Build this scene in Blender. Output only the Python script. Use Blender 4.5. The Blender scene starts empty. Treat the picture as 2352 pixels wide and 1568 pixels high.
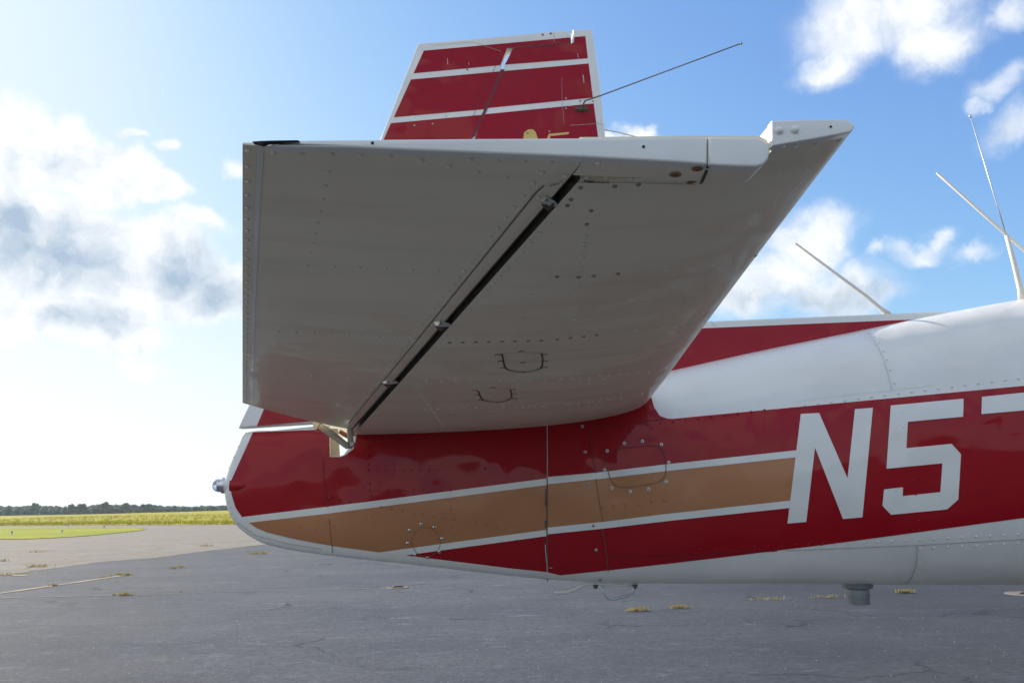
import bpy, bmesh, math, random
import numpy as np
from mathutils import Vector, Matrix, noise
from mathutils.geometry import tessellate_polygon

random.seed(7)
PI = math.pi
scene = bpy.context.scene
C = scene.collection

# ------------------------------------------------------------------ camera
F = 1800.0                       # focal length in measuring units (picture 2352 wide)
PITCH, YAW, ROLL = math.radians(11.9), math.radians(-4.0), math.radians(-1.0)
CAM = Vector((0, 0, 1.25))
MR = (Matrix.Rotation(YAW, 3, 'Z') @ Matrix.Rotation(PI/2 + PITCH, 3, 'X') @ Matrix.Rotation(ROLL, 3, 'Z'))
cd = bpy.data.cameras.new('camera')
cam = bpy.data.objects.new('camera', cd)
C.objects.link(cam)
cam.location = CAM
cam.rotation_euler = MR.to_euler()
cd.sensor_width = 36
cd.lens = 36 * F / 2352
cd.clip_start = 0.05
cd.clip_end = 6000
scene.camera = cam
scene.view_settings.view_transform = 'Standard'
scene.view_settings.look = 'None'
scene.view_settings.gamma = 1
scene.view_settings.exposure = 0.56
scene.view_settings.use_curve_mapping = False

# ------------------------------------------------------------------ sun and sky
SUN_AZ, SUN_EL = math.radians(-46), math.radians(31)      # azimuth from +Y, negative = to the left
sd = bpy.data.lights.new('sun', 'SUN')
sd.energy = 4.9
sd.angle = math.radians(0.55)
sd.color = (1.0, 0.90, 0.76)
sun = bpy.data.objects.new('sun', sd)
C.objects.link(sun)
sdir = Vector((math.sin(SUN_AZ)*math.cos(SUN_EL), math.cos(SUN_AZ)*math.cos(SUN_EL), math.sin(SUN_EL)))
sun.rotation_euler = sdir.to_track_quat('Z', 'Y').to_euler()
sun.location = (-20, 10, 25)


def ray(px, py):
    return (MR @ Vector(((px-1176)/F, (784-py)/F, -1))).normalized()


def at_y(px, py, Y):
    d = ray(px, py)
    return CAM + d*((Y-CAM.y)/d.y)


def at_z(px, py, Z):
    d = ray(px, py)
    return CAM + d*((Z-CAM.z)/d.z)


def proj(p):
    q = MR.transposed() @ (Vector(p)-CAM)
    return (1176 + F*q.x/-q.z, 784 - F*q.y/-q.z)


def azel(px, py):
    d = ray(px, py)
    return math.degrees(math.atan2(d.x, d.y)), math.degrees(math.asin(d.z))


world = bpy.data.worlds.new('World')
scene.world = world
world.use_nodes = True
wn, wl = world.node_tree.nodes, world.node_tree.links
wn.clear()


def N(nodes, t, **kw):
    n = nodes.new(t)
    for k, v in kw.items():
        setattr(n, k, v)
    return n


def wmath(op, a, b=None, c=None, clamp=False):
    n = N(wn, 'ShaderNodeMath', operation=op, use_clamp=clamp)
    for i, v in enumerate((a, b, c)):
        if v is None:
            continue
        if isinstance(v, (int, float)):
            n.inputs[i].default_value = v
        else:
            wl.new(v, n.inputs[i])
    return n.outputs[0]


SKY = 0.10
tc = N(wn, 'ShaderNodeTexCoord')
sep = N(wn, 'ShaderNodeSeparateXYZ')
wl.new(tc.outputs['Generated'], sep.inputs[0])
az = wmath('MULTIPLY', wmath('ARCTAN2', sep.outputs[0], sep.outputs[1]), 180/PI)
el = wmath('MULTIPLY', wmath('ARCSINE', sep.outputs[2]), 180/PI)
cmb = N(wn, 'ShaderNodeCombineXYZ')
wl.new(az, cmb.inputs[0]); wl.new(el, cmb.inputs[1])
# wobble the cloud edges with fractal noise
nz = N(wn, 'ShaderNodeTexNoise')
nz.inputs['Scale'].default_value = 0.16
nz.inputs['Detail'].default_value = 9
nz.inputs['Roughness'].default_value = 0.60
wl.new(cmb.outputs[0], nz.inputs['Vector'])
vs = N(wn, 'ShaderNodeVectorMath', operation='SUBTRACT')
wl.new(nz.outputs['Color'], vs.inputs[0]); vs.inputs[1].default_value = (0.5, 0.5, 0.5)
vm = N(wn, 'ShaderNodeVectorMath', operation='SCALE')
wl.new(vs.outputs[0], vm.inputs[0]); vm.inputs['Scale'].default_value = 5.5
va = N(wn, 'ShaderNodeVectorMath', operation='ADD')
wl.new(cmb.outputs[0], va.inputs[0]); wl.new(vm.outputs[0], va.inputs[1])
P2 = va.outputs[0]


def blobfield(blobs, pos):
    acc = None
    for (x, y, rx, ry, s) in blobs:
        sub = N(wn, 'ShaderNodeVectorMath', operation='SUBTRACT')
        wl.new(pos, sub.inputs[0]); sub.inputs[1].default_value = (x, y, 0)
        mul = N(wn, 'ShaderNodeVectorMath', operation='MULTIPLY')
        wl.new(sub.outputs[0], mul.inputs[0]); mul.inputs[1].default_value = (1/rx, 1/ry, 0)
        ln = N(wn, 'ShaderNodeVectorMath', operation='LENGTH')
        wl.new(mul.outputs[0], ln.inputs[0])
        mr = N(wn, 'ShaderNodeMapRange', interpolation_type='SMOOTHSTEP')
        wl.new(ln.outputs['Value'], mr.inputs[0])
        mr.inputs[1].default_value = 1.0; mr.inputs[2].default_value = 0.0
        mr.inputs[3].default_value = 0.0; mr.inputs[4].default_value = s
        acc = mr.outputs[0] if acc is None else wmath('MAXIMUM', acc, mr.outputs[0])
    return acc


def B(px, py, rx, ry, s=1.0):
    a, e = azel(px, py)
    k = 0.0318 * (1 - 0.10*min(1, (abs(px-1176)/1176)))       # degrees per unit
    return (a, e, rx*k, ry*k, s)


clouds = [
    # big bank on the left
    B(40, 300, 150, 130), B(160, 340, 170, 120), B(270, 400, 150, 110), B(370, 430, 90, 70), B(30, 480, 200, 170),
    B(140, 560, 260, 160), B(330, 600, 260, 140), B(480, 650, 190, 110), B(230, 650, 260, 150), B(60, 700, 230, 130), B(250, 760, 190, 80, .8),
    B(320, 830, 110, 45, .6), B(300, 295, 50, 22, .5), B(380, 325, 60, 30, .5), B(540, 400, 70, 35, .55), B(450, 520, 130, 60, .6),
    # top right
    B(1960, 60, 230, 150), B(2080, 30, 240, 155), B(2150, 95, 180, 115), B(1900, 150, 140, 72, .9), B(2330, 30, 110, 80, .7),
    B(2290, 210, 130, 60, .62), B(2320, 300, 130, 75, .68), B(2230, 250, 60, 40, .6),
    # small puff right of the fin
    B(1455, 300, 80, 50), B(1475, 280, 48, 36), B(1400, 315, 55, 30, .8),
    # bank above the dorsal fin
    B(1850, 560, 180, 125), B(1905, 530, 130, 95), B(1780, 640, 210, 115), B(1900, 660, 240, 100), B(2000, 660, 130, 60, .8),
    B(1700, 690, 200, 90), B(2120, 575, 100, 45, .72), B(2150, 545, 55, 40, .72), B(2250, 570, 90, 35, .6), B(2040, 580, 50, 25, .55),
]
field = blobfield(clouds, P2)
# the same kind of broken cloud goes on all round the horizon
gn = N(wn, 'ShaderNodeTexNoise'); gn.inputs['Scale'].default_value = 5.0; gn.inputs['Detail'].default_value = 4
wl.new(tc.outputs['Generated'], gn.inputs['Vector'])
gr = N(wn, 'ShaderNodeMapRange', interpolation_type='SMOOTHSTEP'); wl.new(gn.outputs[0], gr.inputs[0])
gr.inputs[1].default_value = .41; gr.inputs[2].default_value = .60
ga = N(wn, 'ShaderNodeMapRange', interpolation_type='SMOOTHSTEP'); wl.new(wmath('ABSOLUTE', az), ga.inputs[0])
ga.inputs[1].default_value = 36; ga.inputs[2].default_value = 50
field = wmath('MAXIMUM', field, wmath('MULTIPLY', gr.outputs[0], wmath('MULTIPLY', ga.outputs[0], .85)))
nz2 = N(wn, 'ShaderNodeTexNoise')
nz2.inputs['Scale'].default_value = 0.33
nz2.inputs['Detail'].default_value = 8
nz2.inputs['Roughness'].default_value = 0.6
wl.new(P2, nz2.inputs['Vector'])
cov = wmath('MULTIPLY', field, wmath('ADD', 0.55, wmath('MULTIPLY', nz2.outputs[0], 1.2)))
mk = N(wn, 'ShaderNodeMapRange', interpolation_type='SMOOTHSTEP')
wl.new(cov, mk.inputs[0]); mk.inputs[1].default_value = 0.10
sf = N(wn, 'ShaderNodeMapRange'); wl.new(az, sf.inputs[0]); sf.inputs[1].default_value = -22; sf.inputs[2].default_value = 8; sf.inputs[3].default_value = .52; sf.inputs[4].default_value = 1.10
wl.new(sf.outputs[0], mk.inputs[2])
mask = mk.outputs[0]
# grey undersides
dark = blobfield([
    B(90, 560, 240, 130), B(150, 590, 220, 110), B(30, 500, 140, 90), B(430, 625, 150, 90), B(500, 660, 150, 80), B(190, 725, 170, 50, .8),
    B(170, 360, 120, 60, .45), B(1880, 670, 220, 60, .75), B(1990, 660, 140, 55, .8), B(1720, 700, 150, 50, .6), B(2010, 60, 130, 60, .22), B(2290, 310, 90, 40, .35)], P2)
nz3 = N(wn, 'ShaderNodeTexNoise'); nz3.inputs['Scale'].default_value = 0.55; nz3.inputs['Detail'].default_value = 7; nz3.inputs['Roughness'].default_value = .6
off3 = N(wn, 'ShaderNodeVectorMath', operation='ADD'); wl.new(P2, off3.inputs[0]); off3.inputs[1].default_value = (1.1, -1.0, 0)
wl.new(off3.outputs[0], nz3.inputs['Vector'])
nz4 = N(wn, 'ShaderNodeTexNoise'); nz4.inputs['Scale'].default_value = 0.55; nz4.inputs['Detail'].default_value = 7; nz4.inputs['Roughness'].default_value = .6
wl.new(P2, nz4.inputs['Vector'])
relief = wmath('MULTIPLY', wmath('SUBTRACT', nz4.outputs[0], nz3.outputs[0]), 1.0)      # lumps lit from the sun's side
dk = wmath('ADD', wmath('MULTIPLY', dark, wmath('ADD', 0.62, wmath('MULTIPLY', nz2.outputs[0], 0.55))), wmath('ADD', .03, relief), clamp=True)
sky = N(wn, 'ShaderNodeTexSky', sky_type='NISHITA')
sky.sun_disc = False
sky.sun_elevation = SUN_EL
sky.sun_rotation = SUN_AZ % (2*PI)
sky.altitude = 100; sky.air_density = 1.0; sky.dust_density = 0.8; sky.ozone_density = 1.3
tint = N(wn, 'ShaderNodeMix', data_type='RGBA', blend_type='MULTIPLY')
tint.inputs['Factor'].default_value = 1
wl.new(sky.outputs[0], tint.inputs['A']); tint.inputs['B'].default_value = (1.02, 1.33, 1.88, 1)
# bright air near the sun saturates softly instead of burning out
spx = N(wn, 'ShaderNodeSeparateColor'); wl.new(tint.outputs['Result'], spx.inputs[0])
cbx = N(wn, 'ShaderNodeCombineColor')
for i, CAP in enumerate((.585, .675, .74)):
    x = wmath('MULTIPLY', spx.outputs[i], SKY/CAP)
    den = wmath('POWER', wmath('ADD', 1.0, wmath('POWER', x, 3.0)), 1/3)
    wl.new(wmath('MULTIPLY', wmath('DIVIDE', x, den), CAP/SKY), cbx.inputs[i])
# milky air low down on the sun's side
dts = N(wn, 'ShaderNodeVectorMath', operation='DOT_PRODUCT')
wl.new(tc.outputs['Generated'], dts.inputs[0]); dts.inputs[1].default_value = tuple(sdir)
lowf = wmath('POWER', wmath('SUBTRACT', 1.0, wmath('ABSOLUTE', sep.outputs[2])), 6.0)
milk = N(wn, 'ShaderNodeMix', data_type='RGBA')
wl.new(wmath('MULTIPLY', wmath('MULTIPLY', lowf, wmath('POWER', wmath('MAXIMUM', dts.outputs['Value'], 0.0), 3.0)), 2.4, clamp=True), milk.inputs['Factor'])
wl.new(cbx.outputs[0], milk.inputs['A']); milk.inputs['B'].default_value = (.72/SKY, .73/SKY, .735/SKY, 1)
cc = N(wn, 'ShaderNodeMix', data_type='RGBA')
wl.new(dk, cc.inputs['Factor'])
cc.inputs['A'].default_value = (0.70/SKY, 0.72/SKY, 0.74/SKY, 1)
cc.inputs['B'].default_value = (0.30/SKY, 0.385/SKY, 0.49/SKY, 1)
fin_mix = N(wn, 'ShaderNodeMix', data_type='RGBA')
wl.new(mask, fin_mix.inputs['Factor']); wl.new(milk.outputs['Result'], fin_mix.inputs['A']); wl.new(cc.outputs['Result'], fin_mix.inputs['B'])
bg = N(wn, 'ShaderNodeBackground')
bg.inputs['Strength'].default_value = SKY
wl.new(fin_mix.outputs['Result'], bg.inputs['Color'])
wo = N(wn, 'ShaderNodeOutputWorld')
wl.new(bg.outputs[0], wo.inputs['Surface'])

# ------------------------------------------------------------------ helpers
def tag(o, label=None, cat=None, group=None, kind=None):
    if label: o['label'] = label
    if cat: o['category'] = cat
    if group: o['group'] = group
    if kind: o['kind'] = kind
    return o


def empty(name, loc=(0, 0, 0)):
    o = bpy.data.objects.new(name, None)
    o.location = loc
    o.empty_display_size = 0.2
    C.objects.link(o)
    return o


def link(name, me, parent=None):
    o = bpy.data.objects.new(name, me)
    C.objects.link(o)
    if parent is not None:
        o.parent = parent
    return o


def meshobj(name, verts, faces, mats, parent=None, midx=None, smooth=True, normals=None):
    me = bpy.data.meshes.new(name)
    me.from_pydata([tuple(v) for v in verts], [], faces)
    for m in (mats if isinstance(mats, (list, tuple)) else [mats]):
        me.materials.append(m)
    if midx is not None:
        me.polygons.foreach_set('material_index', midx)
    me.polygons.foreach_set('use_smooth', [smooth]*len(me.polygons))
    me.update()
    if normals is not None:
        me.normals_split_custom_set_from_vertices([tuple(n) for n in normals])
    return link(name, me, parent)


def bmobj(name, bm, mats, parent=None, smooth=False, angle=None):
    me = bpy.data.meshes.new(name)
    bmesh.ops.recalc_face_normals(bm, faces=bm.faces)
    if angle is not None:
        for f in bm.faces: f.smooth = True
        for e in bm.edges:
            if len(e.link_faces) == 2 and e.calc_face_angle(0) > angle:
                e.smooth = False
    else:
        for f in bm.faces: f.smooth = smooth
    bm.to_mesh(me); bm.free()
    for m in (mats if isinstance(mats, (list, tuple)) else [mats]):
        me.materials.append(m)
    return link(name, me, parent)


def tube_bm(bm, pts, radii, seg=10, caps=True, mi=0):
    pts = [Vector(p) for p in pts]
    if isinstance(radii, (int, float)): radii = [radii]*len(pts)
    rings = []
    up = None
    for i, p in enumerate(pts):
        d = (pts[min(i+1, len(pts)-1)] - pts[max(i-1, 0)]).normalized()
        if up is None:
            up = Vector((0, 0, 1)) if abs(d.z) < .9 else Vector((1, 0, 0))
        a = d.cross(up).normalized(); b = d.cross(a).normalized(); up = -b if b.dot(up) < 0 else b
        b = d.cross(a)
        rings.append([bm.verts.new(p + (a*math.cos(2*PI*k/seg) + b*math.sin(2*PI*k/seg))*radii[i]) for k in range(seg)])
    for r0, r1 in zip(rings, rings[1:]):
        for k in range(seg):
            f = bm.faces.new((r0[k], r0[(k+1) % seg], r1[(k+1) % seg], r1[k])); f.material_index = mi
    if caps:
        for r in (rings[0], rings[-1]):
            f = bm.faces.new(r); f.material_index = mi
    return bm


def box_bm(bm, c, s, R=None, mi=0):
    c = Vector(c); hx, hy, hz = s[0]/2, s[1]/2, s[2]/2
    vs_ = []
    for x, y, z in ((-1, -1, -1), (1, -1, -1), (1, 1, -1), (-1, 1, -1), (-1, -1, 1), (1, -1, 1), (1, 1, 1), (-1, 1, 1)):
        v = Vector((x*hx, y*hy, z*hz))
        if R is not None: v = R @ v
        vs_.append(bm.verts.new(c+v))
    for f in ((0, 3, 2, 1), (4, 5, 6, 7), (0, 1, 5, 4), (1, 2, 6, 5), (2, 3, 7, 6), (3, 0, 4, 7)):
        bm.faces.new([vs_[i] for i in f]).material_index = mi


def lathe_bm(bm, base, axis, prof, seg=20, mi=0):
    """prof: list of (distance along axis, radius)"""
    axis = Vector(axis).normalized(); base = Vector(base)
    return tube_axis(bm, base, axis, prof, seg, mi)


def tube_axis(bm, base, axis, prof, seg, mi):
    up = Vector((0, 0, 1)) if abs(axis.z) < .9 else Vector((1, 0, 0))
    a = axis.cross(up).normalized(); b = axis.cross(a).normalized()
    rings = [[bm.verts.new(base + axis*t + (a*math.cos(2*PI*k/seg)+b*math.sin(2*PI*k/seg))*max(r, 1e-5)) for k in range(seg)] for t, r in prof]
    for r0, r1 in zip(rings, rings[1:]):
        for k in range(seg):
            bm.faces.new((r0[k], r0[(k+1) % seg], r1[(k+1) % seg], r1[k])).material_index = mi
    bm.faces.new(rings[0]).material_index = mi
    bm.faces.new(rings[-1]).material_index = mi
    return bm


# ------------------------------------------------------------------ materials
def newmat(name):
    m = bpy.data.materials.new(name)
    m.use_nodes = True
    nt = m.node_tree
    return m, nt, nt.nodes['Principled BSDF']


def paint(name, col, rough=.28, dirt=.10, coat=.4, spec=.5, dirtcol=(.22, .19, .15), bump=.02, metallic=0.0, wave=0.0, grime=0.0):
    m, nt, p = newmat(name)
    n, l = nt.nodes, nt.links
    t = N(n, 'ShaderNodeTexCoord')
    a = N(n, 'ShaderNodeTexNoise'); a.inputs['Scale'].default_value = 3.2; a.inputs['Detail'].default_value = 8; a.inputs['Roughness'].default_value = .65
    l.new(t.outputs['Object'], a.inputs['Vector'])
    r = N(n, 'ShaderNodeMapRange'); l.new(a.outputs[0], r.inputs[0])
    r.inputs[1].default_value = .42; r.inputs[2].default_value = .78; r.inputs[3].default_value = 0; r.inputs[4].default_value = dirt
    mx = N(n, 'ShaderNodeMix', data_type='RGBA'); l.new(r.outputs[0], mx.inputs['Factor'])
    mx.inputs['A'].default_value = (*col, 1); mx.inputs['B'].default_value = (*dirtcol, 1)
    # fine specks
    b = N(n, 'ShaderNodeTexNoise'); b.inputs['Scale'].default_value = 160; b.inputs['Detail'].default_value = 3
    l.new(t.outputs['Object'], b.inputs['Vector'])
    r2 = N(n, 'ShaderNodeMapRange'); l.new(b.outputs[0], r2.inputs[0]); r2.inputs[1].default_value = .62; r2.inputs[2].default_value = .8
    r2.inputs[3].default_value = 0; r2.inputs[4].default_value = .30
    mx2 = N(n, 'ShaderNodeMix', data_type='RGBA'); l.new(r2.outputs[0], mx2.inputs['Factor'])
    l.new(mx.outputs['Result'], mx2.inputs['A']); mx2.inputs['B'].default_value = (*[c*.75 for c in col], 1)
    out = mx2.outputs['Result']
    if grime > 0:          # streaky handling dirt
        mp = N(n, 'ShaderNodeMapping'); mp.inputs['Scale'].default_value = (1.2, 14, 6)
        l.new(t.outputs['Object'], mp.inputs['Vector'])
        g = N(n, 'ShaderNodeTexNoise'); g.inputs['Scale'].default_value = 1.4; g.inputs['Detail'].default_value = 7
        l.new(mp.outputs[0], g.inputs['Vector'])
        r3 = N(n, 'ShaderNodeMapRange'); l.new(g.outputs[0], r3.inputs[0]); r3.inputs[1].default_value = .5; r3.inputs[2].default_value = .75
        r3.inputs[3].default_value = 0; r3.inputs[4].default_value = grime
        mx3 = N(n, 'ShaderNodeMix', data_type='RGBA'); l.new(r3.outputs[0], mx3.inputs['Factor'])
        l.new(out, mx3.inputs['A']); mx3.inputs['B'].default_value = (*dirtcol, 1)
        out = mx3.outputs['Result']
    l.new(out, p.inputs['Base Color'])
    rr = N(n, 'ShaderNodeMapRange'); l.new(a.outputs[0], rr.inputs[0]); rr.inputs[3].default_value = rough*.75; rr.inputs[4].default_value = rough*1.35
    l.new(rr.outputs[0], p.inputs['Roughness'])
    p.inputs['Metallic'].default_value = metallic
    p.inputs['Coat Weight'].default_value = coat
    p.inputs['Specular IOR Level'].default_value = spec
    p.inputs['Coat Roughness'].default_value = .05
    # very low sheet-metal waviness
    w = N(n, 'ShaderNodeTexNoise'); w.inputs['Scale'].default_value = 5.0; w.inputs['Detail'].default_value = 1.5
    l.new(t.outputs['Object'], w.inputs['Vector'])
    bp = N(n, 'ShaderNodeBump'); bp.inputs['Strength'].default_value = 1.0; bp.inputs['Distance'].default_value = bump + wave
    l.new(w.outputs[0], bp.inputs['Height'])
    l.new(bp.outputs[0], p.inputs['Normal']); l.new(bp.outputs[0], p.inputs['Coat Normal'])
    return m


def plain(name, col, rough=.5, metallic=0.0, vary=.15, scale=30, emit=None):
    m, nt, p = newmat(name)
    n, l = nt.nodes, nt.links
    t = N(n, 'ShaderNodeTexCoord')
    a = N(n, 'ShaderNodeTexNoise'); a.inputs['Scale'].default_value = scale; a.inputs['Detail'].default_value = 5
    l.new(t.outputs['Object'], a.inputs['Vector'])
    mx = N(n, 'ShaderNodeMix', data_type='RGBA'); l.new(a.outputs[0], mx.inputs['Factor'])
    mx.inputs['A'].default_value = (*[c*(1-vary) for c in col], 1); mx.inputs['B'].default_value = (*[min(1, c*(1+vary)) for c in col], 1)
    l.new(mx.outputs['Result'], p.inputs['Base Color'])
    p.inputs['Roughness'].default_value = rough
    p.inputs['Metallic'].default_value = metallic
    return m


M = {}
M['white'] = paint('white_paint', (.80, .79, .74), rough=.30, dirt=.16, coat=.35, bump=.016, grime=.06, dirtcol=(.34, .30, .25))
M['under'] = paint('underside_white_paint', (.88, .795, .60), rough=.34, dirt=.14, coat=.22, bump=.009, grime=.20, dirtcol=(.38, .32, .24))
M['red'] = paint('red_paint', (.34, .004, .011), rough=.40, dirt=.10, coat=.42, dirtcol=(.14, .012, .014), bump=.017, spec=.10, grime=.05)
M['gold'] = paint('bronze_paint', (.47, .205, .090), rough=.38, dirt=.22, coat=.22, dirtcol=(.30, .12, .045), bump=.014, metallic=.15, spec=.3, grime=.15)
M['yellow'] = paint('yellow_lettering', (.72, .50, .14), rough=.4, dirt=.1, coat=.1, bump=.0)
M['dark'] = plain('black_gap', (.018, .016, .014), .8)
M['spar'] = plain('dirty_spar', (.11, .092, .070), .7, vary=.4)
M['seam'] = plain('seam_dirt', (.10, .085, .07), .8, vary=.3)
M['urivet'] = plain('underside_rivets', (.86, .80, .68), .35, vary=.1)
M['redseam'] = plain('red_seam', (.16, .012, .018), .5, vary=.3)
M['goldseam'] = plain('bronze_seam', (.26, .11, .045), .5, vary=.3)
M['softseam'] = plain('soft_seam', (.44, .43, .40), .6, vary=.3)
M['metal'] = plain('bare_metal', (.62, .62, .60), .28, 1.0)
M['galv'] = plain('grey_metal', (.50, .52, .53), .38, .6, vary=.2, scale=60)
M['cream'] = plain('cream_primer', (.55, .47, .33), .5, vary=.2)
M['rust'] = plain('rusty_screw', (.26, .10, .035), .8, vary=.5, scale=220)
M['ruststain'] = plain('rust_stain', (.30, .22, .13), .7, vary=.3, scale=90)
M['rod'] = plain('antenna_white', (.70, .68, .62), .4, vary=.04)
M['wire'] = plain('antenna_wire', (.22, .24, .22), .4, .6, vary=.04)
M['glass'] = newmat('lens_glass')[0]
_p = M['glass'].node_tree.nodes['Principled BSDF']
_p.inputs['Transmission Weight'].default_value = .85; _p.inputs['Roughness'].default_value = .08; _p.inputs['Base Color'].default_value = (.9, .95, 1, 1)
M['rubber'] = plain('black_rubber', (.03, .03, .032), .7)
M['window'] = plain('dark_cabin_glass', (.03, .035, .04), .06, vary=.05)

# ------------------------------------------------------------------ fuselage surface
YC = 2.45
top_px = [(513, 1108), (519, 1088), (559, 994), (575, 990), (720, 979), (830, 968), (1000, 945), (1250, 905), (1400, 880), (1530, 850), (1750, 800), (1970, 755), (2060, 736), (2150, 717),
          (2250, 697), (2352, 678), (2500, 655)]
bot_px = [(513, 1108), (516, 1135), (521, 1163), (532, 1190), (547, 1211), (572, 1231), (605, 1249), (650, 1261), (700, 1269), (770, 1278), (930, 1295), (1100, 1315), (1255, 1332),
          (1400, 1341), (1600, 1343), (1900, 1345), (2150, 1347), (2352, 1348), (2500, 1349)]
wid_px = [(500, .022), (560, .030), (770, .050), (1000, .080), (1255, .112), (1500, .150), (1830, .205), (2100, .255), (2352, .305), (2500, .335)]


def xof(px, Y=YC): return at_y(px, 1100, Y).x


XW = np.array([xof(a) for a, b in wid_px] + [2.4, 3.0, 3.8, 4.6, 5.4, 6.0, 6.3])
WW = np.array([b for a, b in wid_px] + [.46, .54, .56, .54, .42, .30, .10])


def wid(x): return float(np.interp(x, XW, WW))


def contour(pts, k):
    xs, zs = [], []
    for a, b in pts:
        w = wid(xof(a))
        p = at_y(a, b, YC - k*w)
        xs.append(p.x); zs.append(p.z)
    return xs, zs


tx, tz = contour(top_px, .35)
bx, bz = contour(bot_px, .30)
X0 = min(tx[0], bx[0])
tx += [2.4, 3.0, 3.8, 4.6, 5.4, 6.0, 6.3]; tz += [2.05, 2.15, 2.14, 1.95, 1.62, 1.52, 1.36]
bx += [2.4, 3.0, 3.8, 4.6, 5.4, 6.0, 6.3]; bz += [.92, .86, .80, .80, .86, .95, 1.16]
DX = .004
XG = np.arange(X0, 6.3, DX)


def smooth(arr, sig, x_from):
    n = int(3*sig/DX)
    k = np.exp(-.5*(np.arange(-n, n+1)*DX/sig)**2); k /= k.sum()
    pad = np.concatenate([np.full(n, arr[0]), arr, np.full(n, arr[-1])])
    s = np.convolve(pad, k, 'valid')
    t = np.clip((XG-x_from)/.10, 0, 1)
    return arr*(1-t) + s*t


TZ = smooth(np.interp(XG, tx, tz), .07, tx[2]+.06)
BZ = smooth(np.interp(XG, bx, bz), .05, bx[6])
WG = smooth(np.interp(XG, XW, WW), .08, X0)
WG = WG*np.clip(np.sqrt(np.clip((XG-X0)/.02, .04, 1)), .2, 1)
NOTCH = (at_y(757, 1020, YC).x, at_y(817, 1020, YC).x, at_y(780, 1049, YC).z)
TN = TZ.copy()
for i, x in enumerate(XG):
    if NOTCH[0] < x < NOTCH[1]:
        t = (x-NOTCH[0])/(NOTCH[1]-NOTCH[0])
        zn = NOTCH[2] + (0.0 if t < .55 else (TZ[i]-NOTCH[2])*.75*((t-.55)/.45)**2)
        TN[i] = min(TZ[i], zn)
PG = np.interp(XG, [xof(520), xof(1000), xof(1500), 2.2, 6.3], [3.2, 2.9, 2.45, 2.35, 2.3])


def st(x, arr):
    i = min(max((x-X0)/DX, 0), len(XG)-1.001)
    j = int(i); f = i-j
    return arr[j]*(1-f) + arr[j+1]*f


def body_y(x, z):
    t, b, w, p = st(x, TZ), st(x, BZ), st(x, WG), st(x, PG)
    q = abs((z-(t+b)/2)/max((t-b)/2, 1e-4))
    return YC - w*max(1-min(q, 1)**p, 0)**(1/p)


def body_n(x, z):
    e = .004
    dx = (body_y(x+e, z)-body_y(x-e, z))/(2*e); dz = (body_y(x, z+e)-body_y(x, z-e))/(2*e)
    return Vector((dx, -1, dz)).normalized()


def hit(px, py):
    """where the line of sight of a measured point meets the near skin"""
    d = ray(px, py)
    prev = None
    best = None
    y = 1.7
    while y <= YC+.001:
        p = CAM + d*(y/d.y)
        g = y - body_y(p.x, p.z)
        t, b = st(p.x, TZ), st(p.x, BZ)
        inside = b < p.z < t
        if inside and g >= 0:
            lo, hi = y-.02, y
            for _ in range(18):
                m = (lo+hi)/2; q = CAM + d*(m/d.y)
                if m - body_y(q.x, q.z) >= 0 and st(q.x, BZ) < q.z < st(q.x, TZ): hi = m
                else: lo = m
            return CAM + d*(hi/d.y)
        y += .02
    return CAM + d*((YC-.25*st(CAM.x+d.x*YC/d.y, WG))/d.y)


def dens(poly, step=24, closed=True):
    out = []
    n = len(poly)
    for i in range(n if closed else n-1):
        a, b = poly[i], poly[(i+1) % n]
        k = max(1, int(math.hypot(b[0]-a[0], b[1]-a[1])/step))
        for j in range(k):
            out.append((a[0]+(b[0]-a[0])*j/k, a[1]+(b[1]-a[1])*j/k))
    if not closed: out.append(poly[-1])
    return out


def bisected(poly2, g=.035):
    tris = tessellate_polygon([[Vector((a, b, 0)) for a, b in poly2]])
    bm = bmesh.new()
    vs_ = [bm.verts.new((a, 0, b)) for a, b in poly2]
    for t in tris:
        try: bm.faces.new([vs_[i] for i in t])
        except ValueError: pass
    xs = [a for a, b in poly2]; zs = [b for a, b in poly2]
    for lo, hi, ax in ((min(xs), max(xs), 0), (min(zs), max(zs), 2)):
        k = math.ceil(lo/g)
        while k*g < hi:
            co = [0, 0, 0]; no = [0, 0, 0]; co[ax] = k*g; no[ax] = 1
            bmesh.ops.bisect_plane(bm, geom=bm.verts[:]+bm.edges[:]+bm.faces[:], plane_co=co, plane_no=no, dist=1e-6)
            k += 1
    return bm


def decal(name, pxpoly, mat, off, parent, step=24, mirror=True):
    """a coat of paint following the skin"""
    p2 = [(h.x, h.z) for h in (hit(a, b) for a, b in dens(pxpoly, step))]
    bm = bisected(p2)
    verts, norms = [], []
    bm.verts.index_update()
    for v in bm.verts:
        n = body_n(v.co.x, v.co.z)
        y = body_y(v.co.x, v.co.z)
        verts.append(Vector((v.co.x, y, v.co.z)) + n*off); norms.append(n)
    faces = [[v.index for v in f.verts] for f in bm.faces]
    bm.free()
    ff = []
    for f in faces:
        a, b, c = verts[f[0]], verts[f[1]], verts[f[2]]
        if (b-a).cross(c-a).y > 0: f = f[::-1]
        ff.append(f)
    return meshobj(name, verts, ff, mat, parent, normals=norms)


def ribbon(name, pts, norms, width, mat, parent):
    verts, faces = [], []
    n = len(pts)
    for i in range(n):
        d = (pts[min(i+1, n-1)]-pts[max(i-1, 0)])
        s = d.cross(norms[i]).normalized()*width/2
        verts += [pts[i]-s, pts[i]+s]
        if i: faces.append((2*i-2, 2*i-1, 2*i+1, 2*i))
    return meshobj(name, verts, faces, mat, parent, smooth=False)


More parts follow.
